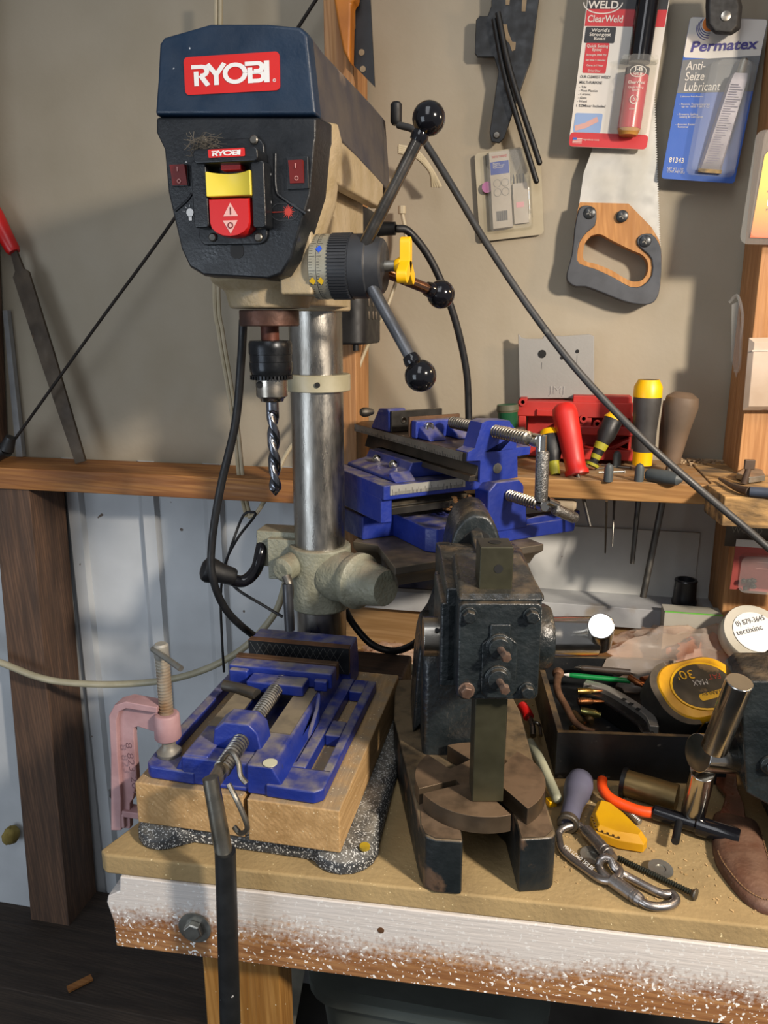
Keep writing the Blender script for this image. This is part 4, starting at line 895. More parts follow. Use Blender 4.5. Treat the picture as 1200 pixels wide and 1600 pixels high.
# cardboard box with green edge and roll of tape with a white label at the back
a, b_ = oz(1041, 985, .09), oz(1125, 985, .09)
cb = M().mat(pm('pale_card', 'a8a498', '8f8b80', ns=10, rough=.7)).box((.188, 1.150, .0015), (.27, 1.185, .124)); cb.mat(flat('green_edge', '6ab04a', .5)).box((.188, 1.1496, .124), (.27, 1.152, .1255))
lab(cb.build('card_box'), 'pale card box with a thin green top edge behind the bag', 'box')
rT = FR(oy(1180, 988, 1.10), RT, FH*.75+ZV*.66)
rl = thing('tape_roll', oy(1180, 988, 1.10), 'roll of clear tape with white address label, behind the bag at right', 'tape roll')
M(rT).lathe([(0, .022), (0, .043), (.002, .044), (.022, .044), (.024, .043), (.024, .022)], (0, 0, -.024), (0, 0, 1), 48).build('tape', pm('tape_film', 'c8c2b4', 'aaa494', ns=8, rough=.25), rl)
M(rT).lathe([(0, .014), (0, .0225), (.026, .0225), (.026, .014)], (0, 0, -.025), (0, 0, 1), 36).build('core', pm('core_card', 'c89a5c', 'a87c40', ns=20, rough=.7), rl)
m = M(rT).mat(white).prism([(.031*cos(radians(a)), .031*sin(radians(a))) for a in range(0, 360, 10)], .0012, .0018)
m.mat(print_blk).text('tectixinc', TR(-.027, -.006, .0022) @ RZ(14), .0085, .040, shear=.1); m.text('0) 879-3645', TR(-.024, .008, .0022) @ RZ(14), .0078, .044, shear=.1); m.build('address_label', parent=rl)
# ================= small things on the bench =================
# white tipped rod + red wire thing between press and tray
m = M().tube([oz(828, 1160, .02), oz(845, 1190, .018), oz(870, 1247, .012)], .0062, 16, 4); m.ball(oz(870, 1247, .012), .0062, 14, 8)
lab(m.build('paint_marker', pm('greenish_white', 'b4b49a', '8a8c78', ns=12, rough=.5)), 'chalky off-white stick lying between arbor press and tray', 'stick')
t = thing('wire_crimper', oz(822, 1118, .02), 'small steel crimping tool with red sleeve left of the tray', 'crimper')
M().tube([oz(816, 1104, .03), oz(822, 1112, .03), oz(826, 1120, .028)], .0075, 12, 4).build('red_sleeve', red, t)
M().tube([oz(826, 1118, .028), oz(832, 1135, .025), oz(833, 1150, .02)], .004, 10, 4).build('jaw', steel, t); M().tube([oz(829, 1128, .028), oz(842, 1132, .025), oz(845, 1150, .02)], .0025, 10, 4).build('jaw', steel, t)
m = M().box((-.005, -.005, 0), (.005, .005, .008), TR(*oz(861, 1258, 0)) @ RZ(30)); lab(m.build('yellow_connector', yel2, bevel=.001), 'tiny yellow connector beside the tip of the off-white stick', 'connector')
# blue-grey handle
a, b_ = oz(906, 1222, .017), oz(888, 1284, .012)
t = thing('tool_handle', b_, 'blue-grey pear-shaped tool handle lying in front of the tray', 'handle')
L = (b_-a).length
M().lathe([(-.016, .001), (-.014, .008), (-.006, .0145), (.006, .0165), (.022, .0155), (.040, .0115), (L, .0105)], a, b_, 28).build('grip', pm('blue_grey_wood', '5e5f74', '4c4c5c', ns=14, rough=.6), t)
M().lathe([(0, .0075), (0, .0118), (.006, .0122), (.007, .011), (.007, .0075), (0, .0075)], b_-(b_-a).normalized()*.002, b_+(b_-a), 28).build('ferrule', dsteel, t)
# brass cylinder
a, b_ = oz(975, 1222, .016), oz(1058, 1247, .016)
t = thing('brass_tube', a, 'stout dull brass tube with dark end cap in front of the tray', 'tube')
M().lathe([(0, .0155), ((b_-a).length, .0155)], a, b_, 32).build('tube_body', pm('old_brass', '9c8456', '6c5a38', ns=14, rough=.4, metal=.7), t); M().lathe([(-.003, .012), (-.002, .0175), (.003, .0175)], a, b_, 32).build('end_cap', rubber, t)
# orange hose tool with black T handle
t = thing('hook_tool', oz(1040, 1275, .012), 'orange curved tube pushed into a black T-handled body', 'tool')
m = M().tube([oz(941, 1218, .020), oz(942, 1232, .018), oz(955, 1248, .014), (oz(985, 1262, .012)), oz(1005, 1268, .012), oz(1027, 1270, .012)], .0060, 14); m.build('orange_tube', orange, t)
a, b_ = oz(1020, 1268, .013), oz(1110, 1296, .013)
M().lathe([(0, .007), (.002, .0085), (.045, .0085), (.047, .0105), (.085, .0105), (.09, .009)], a, b_, 24).build('black_body', blackm, t)
c = oz(1062, 1280, .014); M().cyl(oz(1055, 1315, .014), c, .0042, n=14).build('t_bar', rubber, t); M().cyl(c, oz(1071, 1252, .026), .0016, n=10).build('pin', steel, t)
# yellow ribbed piece
A4 = [oz(a, b_, .012) for a, b_ in ((934, 1252), (922, 1278), (930, 1300), (968, 1314), (1006, 1320), (1012, 1312), (975, 1275), (950, 1256))]
c0 = sum(A4, V())/8
m = M().loft([[p+V((0, 0, -.010)) for p in A4], [p for p in A4], [c0+(p-c0)*.80+V((.0, .002, .006)) for p in A4]])
t = m.build('yellow_scraper', pm('scraper_yellow', 'd8a410', 'b88408', ns=12, rough=.5), bevel=.001); lab(t, 'yellow leaf-shaped plastic piece with slotted side beside the carabiners', 'scraper')
for i in range(9):
    s_ = i/8; p = A4[1].lerp(A4[2], min(1, s_*2)) if s_ < .5 else A4[2].lerp(A4[3], (s_-.5)*2)
    q = c0+(p-c0)*.80+V((0, .002, .005)); d = (q-p)
    M().box((-.0011, -.0006, -.005), (.0011, .0006, .005), FR(p.lerp(q, .5)+V((0, -.0008, -.0015)), V((.9, -.35, 0)), V((.2, .6, .5)))).build('slot', pm('slot_brown', '5c4008', '4a3206', rough=.8) if 'slot_brown' not in MT else MT['slot_brown'], t)
M().cyl(oz(1001, 1311, .0125), oz(1001, 1311, .0135), .0022, n=14).build('hole', dk, t)
# threaded rod
a, b_ = oz(948, 1240, .006), oz(1000, 1285, .005); lab(M().thread(a, b_, .0035, .0022, .0008).build('threaded_rod', zinc, ang=15), 'bright threaded rod partly under the yellow piece', 'rod')
# carabiners
stn = pm('carabiner_aluminium', 'b0aaa6', '8e8884', ns=30, rough=.3, metal=.9)
def carabiner(loop, sleeve, label, txt=None):
    t = thing('carabiner', oz(*loop[0]), label, 'carabiner', None)
    P = [oz(*p) for p in loop]; P.append(P[0]); m = M().tube(P, .0042, 12, 6); m.build('body', stn, t)
    a, b_ = oz(*sleeve[0]), oz(*sleeve[1]); L = (b_-a).length
    s_ = M().lathe([(0, .0045), (.001, .0068), (L*.70, .0068), (L*.71, .0060), (L*.75, .0060), (L*.76, .0068), (L*.82, .0068), (L*.83, .006), (L*.87, .006), (L*.88, .0066), (L, .0055)], a, b_, 20); s_.build('locking_sleeve', stn, t)
    if txt:
        a, b_ = oz(*txt[0]), oz(*txt[1]); M().mat(white).text('MAX LOAD 150LBS', FR(a, b_-a, V((.3, .9, .35))), .0042, (b_-a).length).build('load_marking', parent=t)
carabiner([(872, 1303, .005), (880, 1294, .008), (900, 1289, .010), (915, 1298, .010), (936, 1325, .010), (955, 1345, .010), (968, 1360, .012), (962, 1374, .011), (940, 1374, .007), (915, 1358, .005), (880, 1330, .005)],
          [(915, 1297, .010), (958, 1342, .011)], 'left carabiner with lettering along its spine, next to the black press', [(880, 1324, .0093), (925, 1360, .0093)])
carabiner([(935, 1352, .011), (940, 1342, .017), (953, 1342, .018), (962, 1358, .013), (985, 1372, .007), (1030, 1395, .005), (1050, 1397, .005), (1056, 1408, .005), (1040, 1416, .005), (1010, 1413, .006), (975, 1388, .008), (945, 1368, .009)],
          [(955, 1374, .009), (1002, 1408, .007)], 'right carabiner hooked through the other one, screw sleeve nearest the bench edge')
# washers and screw
for (a, b_, z, lb) in ((925, 1337, .001, 'fender washer under the left carabiner'), (1032, 1358, .005, 'fender washer resting on the long screw')):
    lab(M().lathe([(0, .0055), (0, .0125), (.0012, .0125), (.0012, .0055), (0, .0055)], oz(a, b_, z), oz(a, b_, z)+V((.05, -.1, 1)), 32).build('washer', zinc), lb, 'washer')
t = thing('wood_screw', oz(1088, 1400, .004), 'long dark wood screw with its head toward the bench edge', 'screw')
a, b_ = oz(1085, 1397, .006), oz(965, 1340, .003)
M().thread(a, b_, .0030, .0024, .0011, 12).build('thread', pm('screw_dark', '4a4c44', '34362e', rough=.4, metal=.7), t, ang=15)
M().lathe([(0, .0055), (.0015, .0058), (.005, .0028)], a-(b_-a).normalized()*.002, b_, 20).build('head', dsteel, t)
# leather sheath
S = [(1112, 1290), (1120, 1268), (1160, 1275), (1186, 1290), (1200, 1335), (1215, 1390), (1208, 1422), (1170, 1408), (1135, 1370), (1116, 1335)]
Q_ = [oz(a, b_, .006) for a, b_ in S]; S_ = spline(Q_+[Q_[0]], 4)[:-1]; c0 = sum(S_, V())/len(S_)
t = thing('knife_sheath', c0, 'brown leather knife sheath with stitched edge at the bench front right', 'sheath')
m = M().loft([[V((p.x, p.y, .0005)) for p in S_], [V((p.x, p.y, .005)) for p in S_], [c0+(p-c0)*.93+V((0, 0, .004)) for p in S_], [c0+(p-c0)*.6+V((0, 0, .009)) for p in S_]])
body = m.build('pouch', leather, t, ang=50)
st = [c0+(p-c0)*.90+V((0, 0, .0050)) for p in S_]
m = M()
for i in range(12, len(S_)-4, 1):
    for k in (0.1, .6):
        a = st[i].lerp(st[(i+1) % len(S_)], k); b_ = st[i].lerp(st[(i+1) % len(S_)], k+.3); m.box((0, -.0005, 0), ((b_-a).length, .0005, .0008), FR(a, b_-a, V((0, 0, 1)).cross(b_-a)))
m.build('stitching', pm('thread_tan', '8a6a48', '6c5034', rough=.8), body)
F_ = [oz(a, b_, .008) for a, b_ in ((1115, 1292), (1128, 1265), (1134, 1245), (1118, 1225), (1122, 1205), (1150, 1208), (1152, 1235), (1162, 1260), (1165, 1285))]
M().prism([(p.x, p.y) for p in F_], .006, .011).build('strap', pm('red_leather', '6e3c28', '54301e', ns=30, rough=.35, bump=.3), t, .001)
# ================= things on the wall =================
YW = 1.27
def wx(px, py, y): p = oy(px, py, y); return p
def poly_at(pts, y): return [(oy(a, b, y).x, oy(a, b, y).z) for a, b in pts]
# flat file with a red handle leaning on the left
t = thing('flat_file', oy(127, 722, 1.2), 'long rusty flat file with a red handle leaning on the wall ledge', 'file')
fa, fb_ = poly_at([(12, 362), (25, 392), (38, 388), (42, 392), (136, 712), (137, 722), (121, 724), (100, 640), (12, 400)], 1.22), 0
b0, b1 = oy(128, 722, 1.215), oy(22, 388, 1.24)
d = (b1-b0).normalized(); n_ = V((d.z, 0, -d.x)); L = (b1-b0).length
TFl = FR(b0, n_, d)
m = M(TFl).loft([[(x, y, z) for x, y in ((-w, h), (w, h))] + [(x, y, z+.005) for x, y in ((w, h), (-w, h))] for w, h, z in ((.0105, 0, 0), (.0155, L*.5, 0), (.0165, L*.88, 0), (.009, L*.90, 0), (.0055, L*1.0, 0))])
m.build('blade', pm('rusty_file', '54483a', '3a3128', ns=18, rough=.6, metal=.4, bump=.3, patch='6c5238', ps=16, pt=.62), t)
M(TFl).lathe([(0, .010), (.006, .0125), (.03, .0135), (.07, .0165), (.12, .014), (.135, .004)], (0, L*.98, .003), (-.02, L*1.2, .003), 24).build('handle', red, t)
# tarry bungee line across the left
m = M().tube([oy(22, 688, 1.19), oy(150, 510, 1.2), oy(270, 345, 1.21), oy(400, 145, 1.215), oy(500, -10, 1.22)], .0026, 8)
t = lab(m.build('stretched_line', pm('old_cord', '241c16', '16120e', rough=.8)), 'thin black cord stretched diagonally from the left ledge up behind the press head', 'cord')
m = M(); p = oy(10, 702, 1.18); m.cyl(p, p+V((.012, 0, .022)), .013, .009, 16).cyl(p-V((.03, 0, .01)), p+V((0, 0, .0)), .016, .014, 16)
m.build('cord_end', rubber, t)
# pale hose crossing in front of the left post
m = M().tube([V((-1.7, 1.05, .16)), V((-1.35, 1.10, .10)), oy(-60, 1015, 1.12), oy(0, 1035, 1.13), oy(80, 1063, 1.13), oy(190, 1069, 1.14), oy(290, 1056, 1.16), oy(370, 1020, 1.18), oy(425, 965, 1.19), oy(445, 915, 1.21), oy(450, 880, 1.22)], .0062, 12)
lab(m.build('hose', pm('cream_hose', 'aaa48c', '969078', ns=20, rough=.45)), 'pale cream hose sagging across the left wall', 'hose')
# white lamp cord above and behind the head
m = M()
for dx in (-.0035, .0035): m.tube([oy(341, -20, 1.2)+V((dx, 0, 0)), oy(341, 40, 1.2)+V((dx, 0, 0)), oy(338, 440, 1.2)+V((dx, 0, 0)), oy(345, 520, 1.2)+V((dx, 0, 0)), oy(358, 600, 1.2)+V((dx, 0, 0)), oy(370, 680, 1.19)+V((dx, 0, 0)), oy(378, 760, 1.18)+V((dx, 0, 0)), oy(388, 808, 1.18)+V((dx, 0, 0))], .0034, 8)
m.tube([oy(388, 808, 1.18), oy(402, 800, 1.18), oy(425, 760, 1.18), oy(450, 705, 1.19), oy(500, 640, 1.2), oy(552, 548, 1.21), oy(575, 480, 1.22)], .0036, 8)
lab(m.build('lamp_cord', cream), 'cream twin-wire lamp cord looping down behind the press column', 'cord')
m = M().tube([oy(548, 650, 1.2), oy(553, 600, 1.2), oy(572, 545, 1.21), oy(600, 490, 1.22), oy(622, 430, 1.23), oy(634, 375, 1.235), oy(628, 330, 1.24)], .003, 8)
m.cyl(oy(628, 322, 1.24), oy(628, 334, 1.24), .006, n=10)
lab(m.build('white_wire', cream), 'thin white wire rising right of the column to a small clip', 'wire')
m = M()
for k in range(4): m.tube([oy(622, 228+k*3, 1.20), oy(650, 236+k*3, 1.21), oy(672, 262+k*2, 1.22), oy(688-k*4, 292, 1.23)], .003, 8)
lab(m.build('coiled_cord', cream), 'bundle of cream cord strands sticking out behind the belt cover', 'cord')
# black strap ties
m = M(); m.tube([oy(350, 1050, 1.08), oy(347, 1000, 1.08), oy(345, 930, 1.07), oy(352, 880, 1.07), oy(372, 840, 1.08), oy(398, 806, 1.1), oy(392, 800, 1.1), oy(380, 806, 1.1), oy(366, 840, 1.08), oy(352, 882, 1.07)], .0022, 8)
lab(m.build('black_strap', rubber), 'thin black strap looped through the cream lamp cord and hanging down', 'strap')
m = M().tube([oy(352, 895, 1.0), oy(370, 920, 1.0), oy(410, 945, 1.0), oy(442, 964, 1.0)], .0022, 8)
lab(m.build('black_wire', rubber), 'short thin black wire running from the crank grip to behind the column', 'wire')
# loop of black cord on the bench between the two presses
m = M().tube([oy(536, 945, 1.06), oy(552, 975, 1.06), oy(580, 1006, 1.05), (oy(612, 1017, 1.05)), oy(640, 1010, 1.03), oy(668, 990, .98)], .0054, 12)
lab(m.build('power_cord', rubber), 'black power cord drooping between the drill press and the arbor press', 'cord')
m = M().tube([oz(540, 1016, .03), oz(565, 1022, .012), oz(590, 1040, .01)], .0022, 8); lab(m.build('thin_wire', rubber), 'thin black wire lying behind the dark wood block', 'wire')
# long cable from the head down to the right edge
cbl = pm('dusty_cable', '3a3a3a', '2a2a2a', ns=12, rough=.5, patch='8a8a84', ps=10, pt=.62)
m = M().tube([oy(622, 195, 1.06), oy(650, 205, 1.05), oy(672, 235, 1.04), oy(712, 300, 1.02), oy(760, 380, 1.01), oy(830, 485, 1.0), oy(905, 582, .99), oy(1000, 682, .98), oy(1090, 762, .97), oy(1180, 838, .96), oy(1260, 910, .95)], .0045, 12)
t = lab(m.build('cable', cbl), 'long dusty black cable running diagonally from the belt cover to the right edge', 'cable')
p = oy(619, 190, 1.06); M().lathe([(0, .005), (.004, .0075), (.024, .0075), (.027, .005)], p-V((0, 0, .004)), p+V((0, 0, 1)), 16).build('cable_grip', rubber, t)
# black perforated strap, orange clamp and stud top
hole = [(566, 82, .004), (570, 108, .004)]
m = M().prism(poly_at([(556, -20), (578, -20), (586, 136), (575, 125), (551, 100), (550, 55), (556, 45)], 1.165), 1.163, 1.167, ax='y')
sb = lab(m.build('steel_bracket', rubber), 'black perforated steel strap hanging on the stud above the belt cover', 'bracket')
for a, b_ in ((565, 82), (567, 108)): p = oy(a, b_, 1.1625); M().cyl(p, p-V((0, .0006, 0)), .0042, n=16).build('punched_hole', pm('hole_tan', '8c7a60', rough=.8) if 'hole_tan' not in MT else MT['hole_tan'], sb)
m = M().prism(poly_at([(520, -30), (562, -30), (560, 5), (553, 12), (552, 60), (551, 105), (540, 85), (532, 45)], 1.15), 1.135, 1.16, ax='y')
lab(m.build('orange_clamp_handle', pm('dull_orange', 'b8701c', '945610', ns=14, rough=.45), bevel=.004), 'orange plastic handle hanging on the stud behind the belt cover', 'handle')
# ---- hacksaw bracket / black plate and rods ----
m = M().prism(poly_at([(768, -20), (845, -20), (830, 95), (825, 108), (788, 216), (780, 224), (768, 222), (765, 208), (779, 112), (772, 90), (746, 90), (742, 84), (744, 32), (750, 26), (762, 26), (768, 10)], 1.25), 1.247, 1.253, ax='y')
bp2 = lab(m.build('black_plate_tool', pm('blued_steel', '101113', '0b0c0d', rough=.45, metal=.2), bevel=.001), 'flat black metal tool with a tapering arm hung on the wall left of the epoxy', 'tool')
for pl in ([(785, 38), (792, 38), (794, 50), (800, 65), (806, 66), (805, 78), (800, 80), (796, 68), (786, 58)], [(790, -5), (797, -5), (796, 8), (790, 8)], [(816, 0), (823, 0), (821, 18), (815, 18)]):
    M().prism(poly_at(pl, 1.2468), 1.2464, 1.2468, ax='y').build('cut_out', MT['hole_tan'], bp2)
p = oy(776, 211, 1.2466); M().lathe([(0, .005), (.002, .004), (.0022, 0)], p, p-V((0, 1, 0)), 16).build('rivet', dsteel, bp2)
rodm = pm('black_rod', '0e0f10', '090a0a', rough=.5)
for (a, b_, yy, lb) in (((778, 20), (843, 254), 1.232, 'right of the two black rods crossing in front of the flat black tool'), ((772, 30), (838, 283), 1.238, 'left and longer of the two black rods under the flat black tool')):
    m = M().tube([oy(*a, yy), oy(a[0]*.6+b_[0]*.4-6, a[1]*.6+b_[1]*.4, yy), oy(*b_, yy)], .0042, 12); m.ball(oy(*b_, yy), .0042, 10, 6); lab(m.build('black_rod', rodm), lb, 'rod')
# ---- small blister pack ----
def card(name, corners, y0, th, label, cat, mt):
    P = [oy(a, b_, y0) for a, b_ in corners]          # bl, br, tr, tl
    T_ = FR(P[0], P[1]-P[0], P[3]-P[0]); w_, h_ = (P[1]-P[0]).length, (P[3]-P[0]).length
    t = thing(name, P[0], label, cat); return t, T_, w_, h_
t, T_, w_, h_ = card('small_blister_pack', [(750, 378), (850, 366), (847, 226), (745, 240)], 1.262, .001, 'small yellowed blister pack of drill accessories pinned under the black tool', 'package', None)
M(T_).prism(rrect(0, 0, w_, h_, .006), 0, .0012).build('backing', pm('yellowed_plastic', 'aaa088', '978c74', ns=12, rough=.4), t)
m = M(T_).mat(pm('dull_label', 'aaa298', '989084', ns=20, rough=.5)).box((w_*.23, h_*.12, .001), (w_*.53, h_*.97, .013))
lw = w_*.30; m.mat(flat('label_blue', '28408a', .5)).box((w_*.24, h_*.72, .013), (w_*.52, h_*.86, .0133))
m.mat(card_w).text('Masonry\nSuper Thread\nRapid Install', TR(w_*.28, h_*.83, .0136), .0022, w_*.17)
m.mat(print_red).text('TAP-N-THREAD', TR(w_*.27, h_*.90, .0134), .0032, w_*.23)
m.mat(print_gr)
for k, yy in enumerate((.62, .52)): 
    for j in (0, 1): stroke(m, [(w_*(.33+.12*j)+.0055*cos(radians(a)), h_*yy+.0055*sin(radians(a))) for a in range(0, 361, 30)], .0004, MX(), .0133)
for k in range(16): m.box((w_*(.29+.011*k), h_*.20, .0132), (w_*(.29+.011*k)+.0005+.0004*(k % 3), h_*.31, .0134))
m.build('accessory_box', parent=t)
m = M(T_).mat(MT['dull_label']).box((w_*.56, h_*.15, .001), (w_*.78, h_*.60, .007)); m.mat(flat('faded_pink', 'c08a90', .5)).box((w_*.60, h_*.33, .007), (w_*.72, h_*.39, .0072)); m.mat(print_blk)
for k in range(4): m.box((w_*(.57+.05*k), h_*.60, .0065), (w_*(.585+.05*k), h_*.70, .0075))
m.build('paper_insert', parent=t)
M(T_).cyl((w_*.17, h_*.60, .001), (w_*.17, h_*.60, .009), .008, n=20).build('pink_wheel', flat('violet_plastic', '9c6088', .4), t)
M(T_).loft([[(x, y, z) for x, y in rrect(w_*(.16+i), h_*(.07+i), w_*(.84-i), h_*(.99-i), .006)] for z, i in ((.0012, 0), (.013, .02), (.0145, .04))]).build('bubble', clear, t)
# ---- handsaw ----
saw = thing('handsaw', oy(960, 330, 1.25), 'handsaw with wood and grey rubber handle hanging below the epoxy pack', 'handsaw')
YS = 1.248
bl = [(905, 335), (908, 300), (922, 240), (945, -40), (1000, -40), (1018, 100), (1022, 240), (1030, 380)]
pts = poly_at(bl, YS)
# toothed edge from handle end up to the top
e0, e1 = V((*poly_at([(1030, 385)], YS)[0], 0)), V((*poly_at([(1018, 60)], YS)[0], 0)); n_t = 84; te = []
dv_ = (e1-e0)/n_t; nn = V((dv_.y, -dv_.x, 0)).normalized()
for i in range(n_t): a = e0+dv_*i; te += [(a.x, a.y), ((a+dv_*.5+nn*.0024).x, (a+dv_*.5+nn*.0024).y)]
pb = poly_at([(905, 340), (905, 318), (912, 270), (925, 235), (940, -40), (1012, -40), (1018, 55)], YS)
M().prism(te + list(reversed(pb)), YS-.0006, YS+.0006, ax='y').build('blade', pm('saw_steel', 'c4c2bc', 'a8a69e', ns=14, rough=.42, metal=.5, patch='6a6458', ps=24, pt=.68), saw)
ho = [(906, 316), (982, 318), (1018, 355), (1030, 375), (1034, 400), (1032, 445), (1026, 466), (1016, 474), (1000, 475), (975, 470), (945, 458), (915, 446), (900, 446), (888, 438), (887, 425), (894, 395), (898, 355), (902, 330)]
hi = [(924, 368), (938, 366), (955, 375), (985, 390), (1003, 398), (1012, 410), (1012, 425), (1004, 437), (990, 440), (975, 434), (955, 422), (930, 412), (915, 408), (911, 400), (914, 380)]
# handle as a ring-like solid: wood core with hole via bridged loops
def ringsolid(outer, inner, y0, y1, name, mt, par, bev):
    from mathutils.geometry import tessellate_polygon
    O = [V((a, 0, b_)) for a, b_ in outer]; I = [V((a, 0, b_)) for a, b_ in inner]
    tri = tessellate_polygon([[V((p.x, p.z, 0)) for p in O], [V((p.x, p.z, 0)) for p in I]]); al = O+I; n = len(al); no = len(O); ni = len(I)
    vs = [V((p.x, y0, p.z)) for p in al] + [V((p.x, y1, p.z)) for p in al]
    fs = [tuple(f) for f in tri] + [tuple(n+i for i in f)[::-1] for f in tri]
    fs += [(i, (i+1) % no, n+(i+1) % no, n+i) for i in range(no)] + [(no+i, no+(i+1) % ni, n+no+(i+1) % ni, n+no+i) for i in range(ni)]
    m = M(); m.add(vs, fs); return m.build(name, mt, par, bev)
sm = lambda L_, y, n=4: [(p.x, p.z) for p in spline([V((a, y, b_)) for a, b_ in poly_at(L_, y)]+[V((poly_at(L_[:1], y)[0][0], y, poly_at(L_[:1], y)[0][1]))], n)[:-1]]
ww = pm('saw_beech', 'b8844a', '9c6a34', ns=9, rough=.45, st=(8, 8, 1.2), wood=.4)
hd = ringsolid(poly_at(ho, 1.236), sm(hi, 1.236), 1.236, 1.262, 'handle', ww, saw, .003)
gr1 = [(1003, 366), (1018, 365), (1030, 380), (1034, 400), (1032, 446), (1026, 467), (1016, 475), (1000, 476), (975, 471), (945, 459), (915, 448), (900, 448), (887, 440), (886, 425), (894, 395), (898, 355), (904, 328), (912, 321), (924, 322), (932, 330), (930, 352), (918, 362), (906, 378), (902, 400), (906, 412), (930, 420), (960, 434), (985, 448), (1004, 446), (1018, 430), (1018, 405), (1006, 392), (996, 382), (996, 372)]
M().prism(sm(gr1, 1.232, 2), 1.2325, 1.2655, ax='y').build('rubber_grip', pm('slate_rubber', '45484e', '383b40', ns=30, rough=.6), hd, .002)
for a, b_ in ((921, 333), (972, 338), (1008, 377)):
    p = oy(a, b_, 1.2335); s_ = M().mat(pm('saw_screw', '3a3c3e', rough=.35, metal=.6) if 'saw_screw' not in MT else MT['saw_screw']).lathe([(0, .0085), (.002, .0085), (.003, .007), (.003, 0)], p, p-V((0, 1, 0)), 24)
    s_.mat(steel)
    for k in (20, 110): s_.box((-.0045, -.0008, .0031), (.0045, .0008, .0034), FR(p, (1, 0, 0), (0, 0, 1)) @ RZ(k))
    s_.build('handle_screw', parent=hd)
# ---- epoxy card ----
t, T_, w_, h_ = card('epoxy_package', [(888, 229), (1010, 234), (1029, -35), (900, -35)], 1.232, .001, 'red and white clear epoxy syringe package hanging over the saw blade', 'package', None)
m = M(T_).mat(card_w).prism(rrect(0, 0, w_, h_, .006), 0, .0012)
bw = w_
m.mat(print_red).prism(rrect(0.0002, 0.0002, w_-.0002, h_*.088, .005), .0012, .0015)
def yy(py): return (232-py)/267*h_
m.box((0.001, yy(40), .0012), (w_-.001, yy(14), .0015)); m.mat(print_blk).box((0.001, yy(14), .0012), (w_-.001, h_-.003, .0015))
m.mat(card_w); cx = w_*.20; stroke(m, [(cx+.026*cos(radians(a)), yy(4)+.0135*sin(radians(a))) for a in range(180, 361, 12)], .0014, MX(), .0016)
m.text('WELD', TR(cx-.020, yy(17)+.003, .0018), .0095, .041, bold=.02)
m.text('ClearWeld', TR(.004, yy(34), .0018), .0085, .047, bold=.015)
m.mat(print_blk).prism(rrect(.003, yy(66), .044, yy(41), .002), .0013, .0017); m.mat(print_red).prism(rrect(.006, yy(113), .038, yy(66), .002), .0012, .0016)
m.mat(card_w).text("World's\nStrongest\nBond", TR(.0235, yy(49), .0020), .0042, .029, al='CENTER', bold=.01)
m.text('Quick Setting\nEpoxy', TR(.022, yy(73), .0019), .0036, .029, al='CENTER', bold=.01)
for k, s in enumerate(('Strength 3900 PSI', 'Set time 5 minutes', 'Cures in 1 hour', 'Dries Clear')): m.text(s, TR(.022, yy(86+8.2*k), .0019), .0024, .027-.004*(k > 1)-.006*(k > 2), al='CENTER', bold=.01)
m.mat(print_blk).text('OUR CLEAREST WELD!', TR(.004, yy(121), .0016), .0034, .041, bold=.01); m.text('MULTI-PURPOSE', TR(.004, yy(130), .0016), .0034, .031, bold=.01)
for k, s in enumerate(('- Tile', '- Most Plastics', '- Ceramic', '- Glass', '- Wood')): m.text(s, TR(.0045, yy(137+5.7*k), .0016), .0030, (.010, .026, .017, .012, .013)[k])
m.text('1 EZMixer Included', TR(.004, yy(167), .0016), .0032, .040, bold=.01)
m.mat(flat('photo_blue', '8098c0', .5)).prism(rrect(.004, yy(208), .042, yy(177), .002), .0013, .0016)
m.mat(flat('photo_skin', 'c0948c', .5)); stroke(m, [(.006, yy(202)), (.020, yy(197)), (.030, yy(190)), (.036, yy(186))], .007, MX(), .0018)
m.mat(card_w).box((.005, yy(226), .0016), (.018, yy(217), .0018)); m.mat(print_red)
for k in range(4): m.box((.005, yy(225.4-2.4*k), .0018), (.018, yy(224.2-2.4*k), .0019))
m.mat(permblue).box((.005, yy(221), .0019), (.0105, yy(217), .0020)); m.mat(card_w).text('Ingredients inside', TR(.020, yy(221), .0017), .0022, .022)
m.build('card', parent=t)
m = M(T_).mat(flat('syringe_red', 'a8202c', .3)); xc = w_*.735
m.lathe([(0, .012), (.002, .0158), (.078, .0160)], (xc, yy(206), .013), (xc, 1, .013), 28); m.mat(print_blk).lathe([(.001, .0160), (.010, .01605), (.0101, .0160)], (xc, yy(206)+.078-.010, .013), (xc, 1, .013), 28)
m.mat(flat('amber', 'b08040', .3)).lathe([(0, .012), (.008, .0158)], (xc, yy(214), .013), (xc, 1, .013), 28)
m.mat(card_w); FZ = .0294
stroke(m, [(xc+.0105*cos(radians(a)), yy(118)+.0068*sin(radians(a))) for a in range(0, 361, 20)], .0009, MX(), FZ); m.text('J-B', TR(xc-.0055, yy(119)+.0015, FZ), .0042, .011, bold=.02); m.text('WELD', TR(xc-.0058, yy(124), FZ), .0032, .0116, bold=.02)
m.text('ClearWeld', TR(xc, yy(137), FZ), .0036, .022, al='CENTER', bold=.01); m.text('Quick Setting\nEpoxy', TR(xc, yy(144), FZ), .0026, .020, al='CENTER')
stroke(m, [(xc+.0052*cos(radians(a)), yy(161)+.0052*sin(radians(a))) for a in range(100, 421, 20)], .0011, MX(), FZ); m.text('5', TR(xc, yy(163), FZ), .0048, .0028, al='CENTER'); m.text('CLEAR', TR(xc, yy(177), FZ), .0018, .009, al='CENTER')
m.build('syringe', parent=t)
M(T_).mat(blackm).lathe([(0, .0150), (.14, .0152)], (xc, yy(100), .014), (xc, 1, .014), 24).build('plunger', parent=t)
bb = [[(x, y, z) for x, y in rrect(w_*a, yy(210), w_*b_, yy(92), .006)] for a, b_, z in ((.50, .97, .0012), (.55, .92, .022), (.60, .87, .0305))]
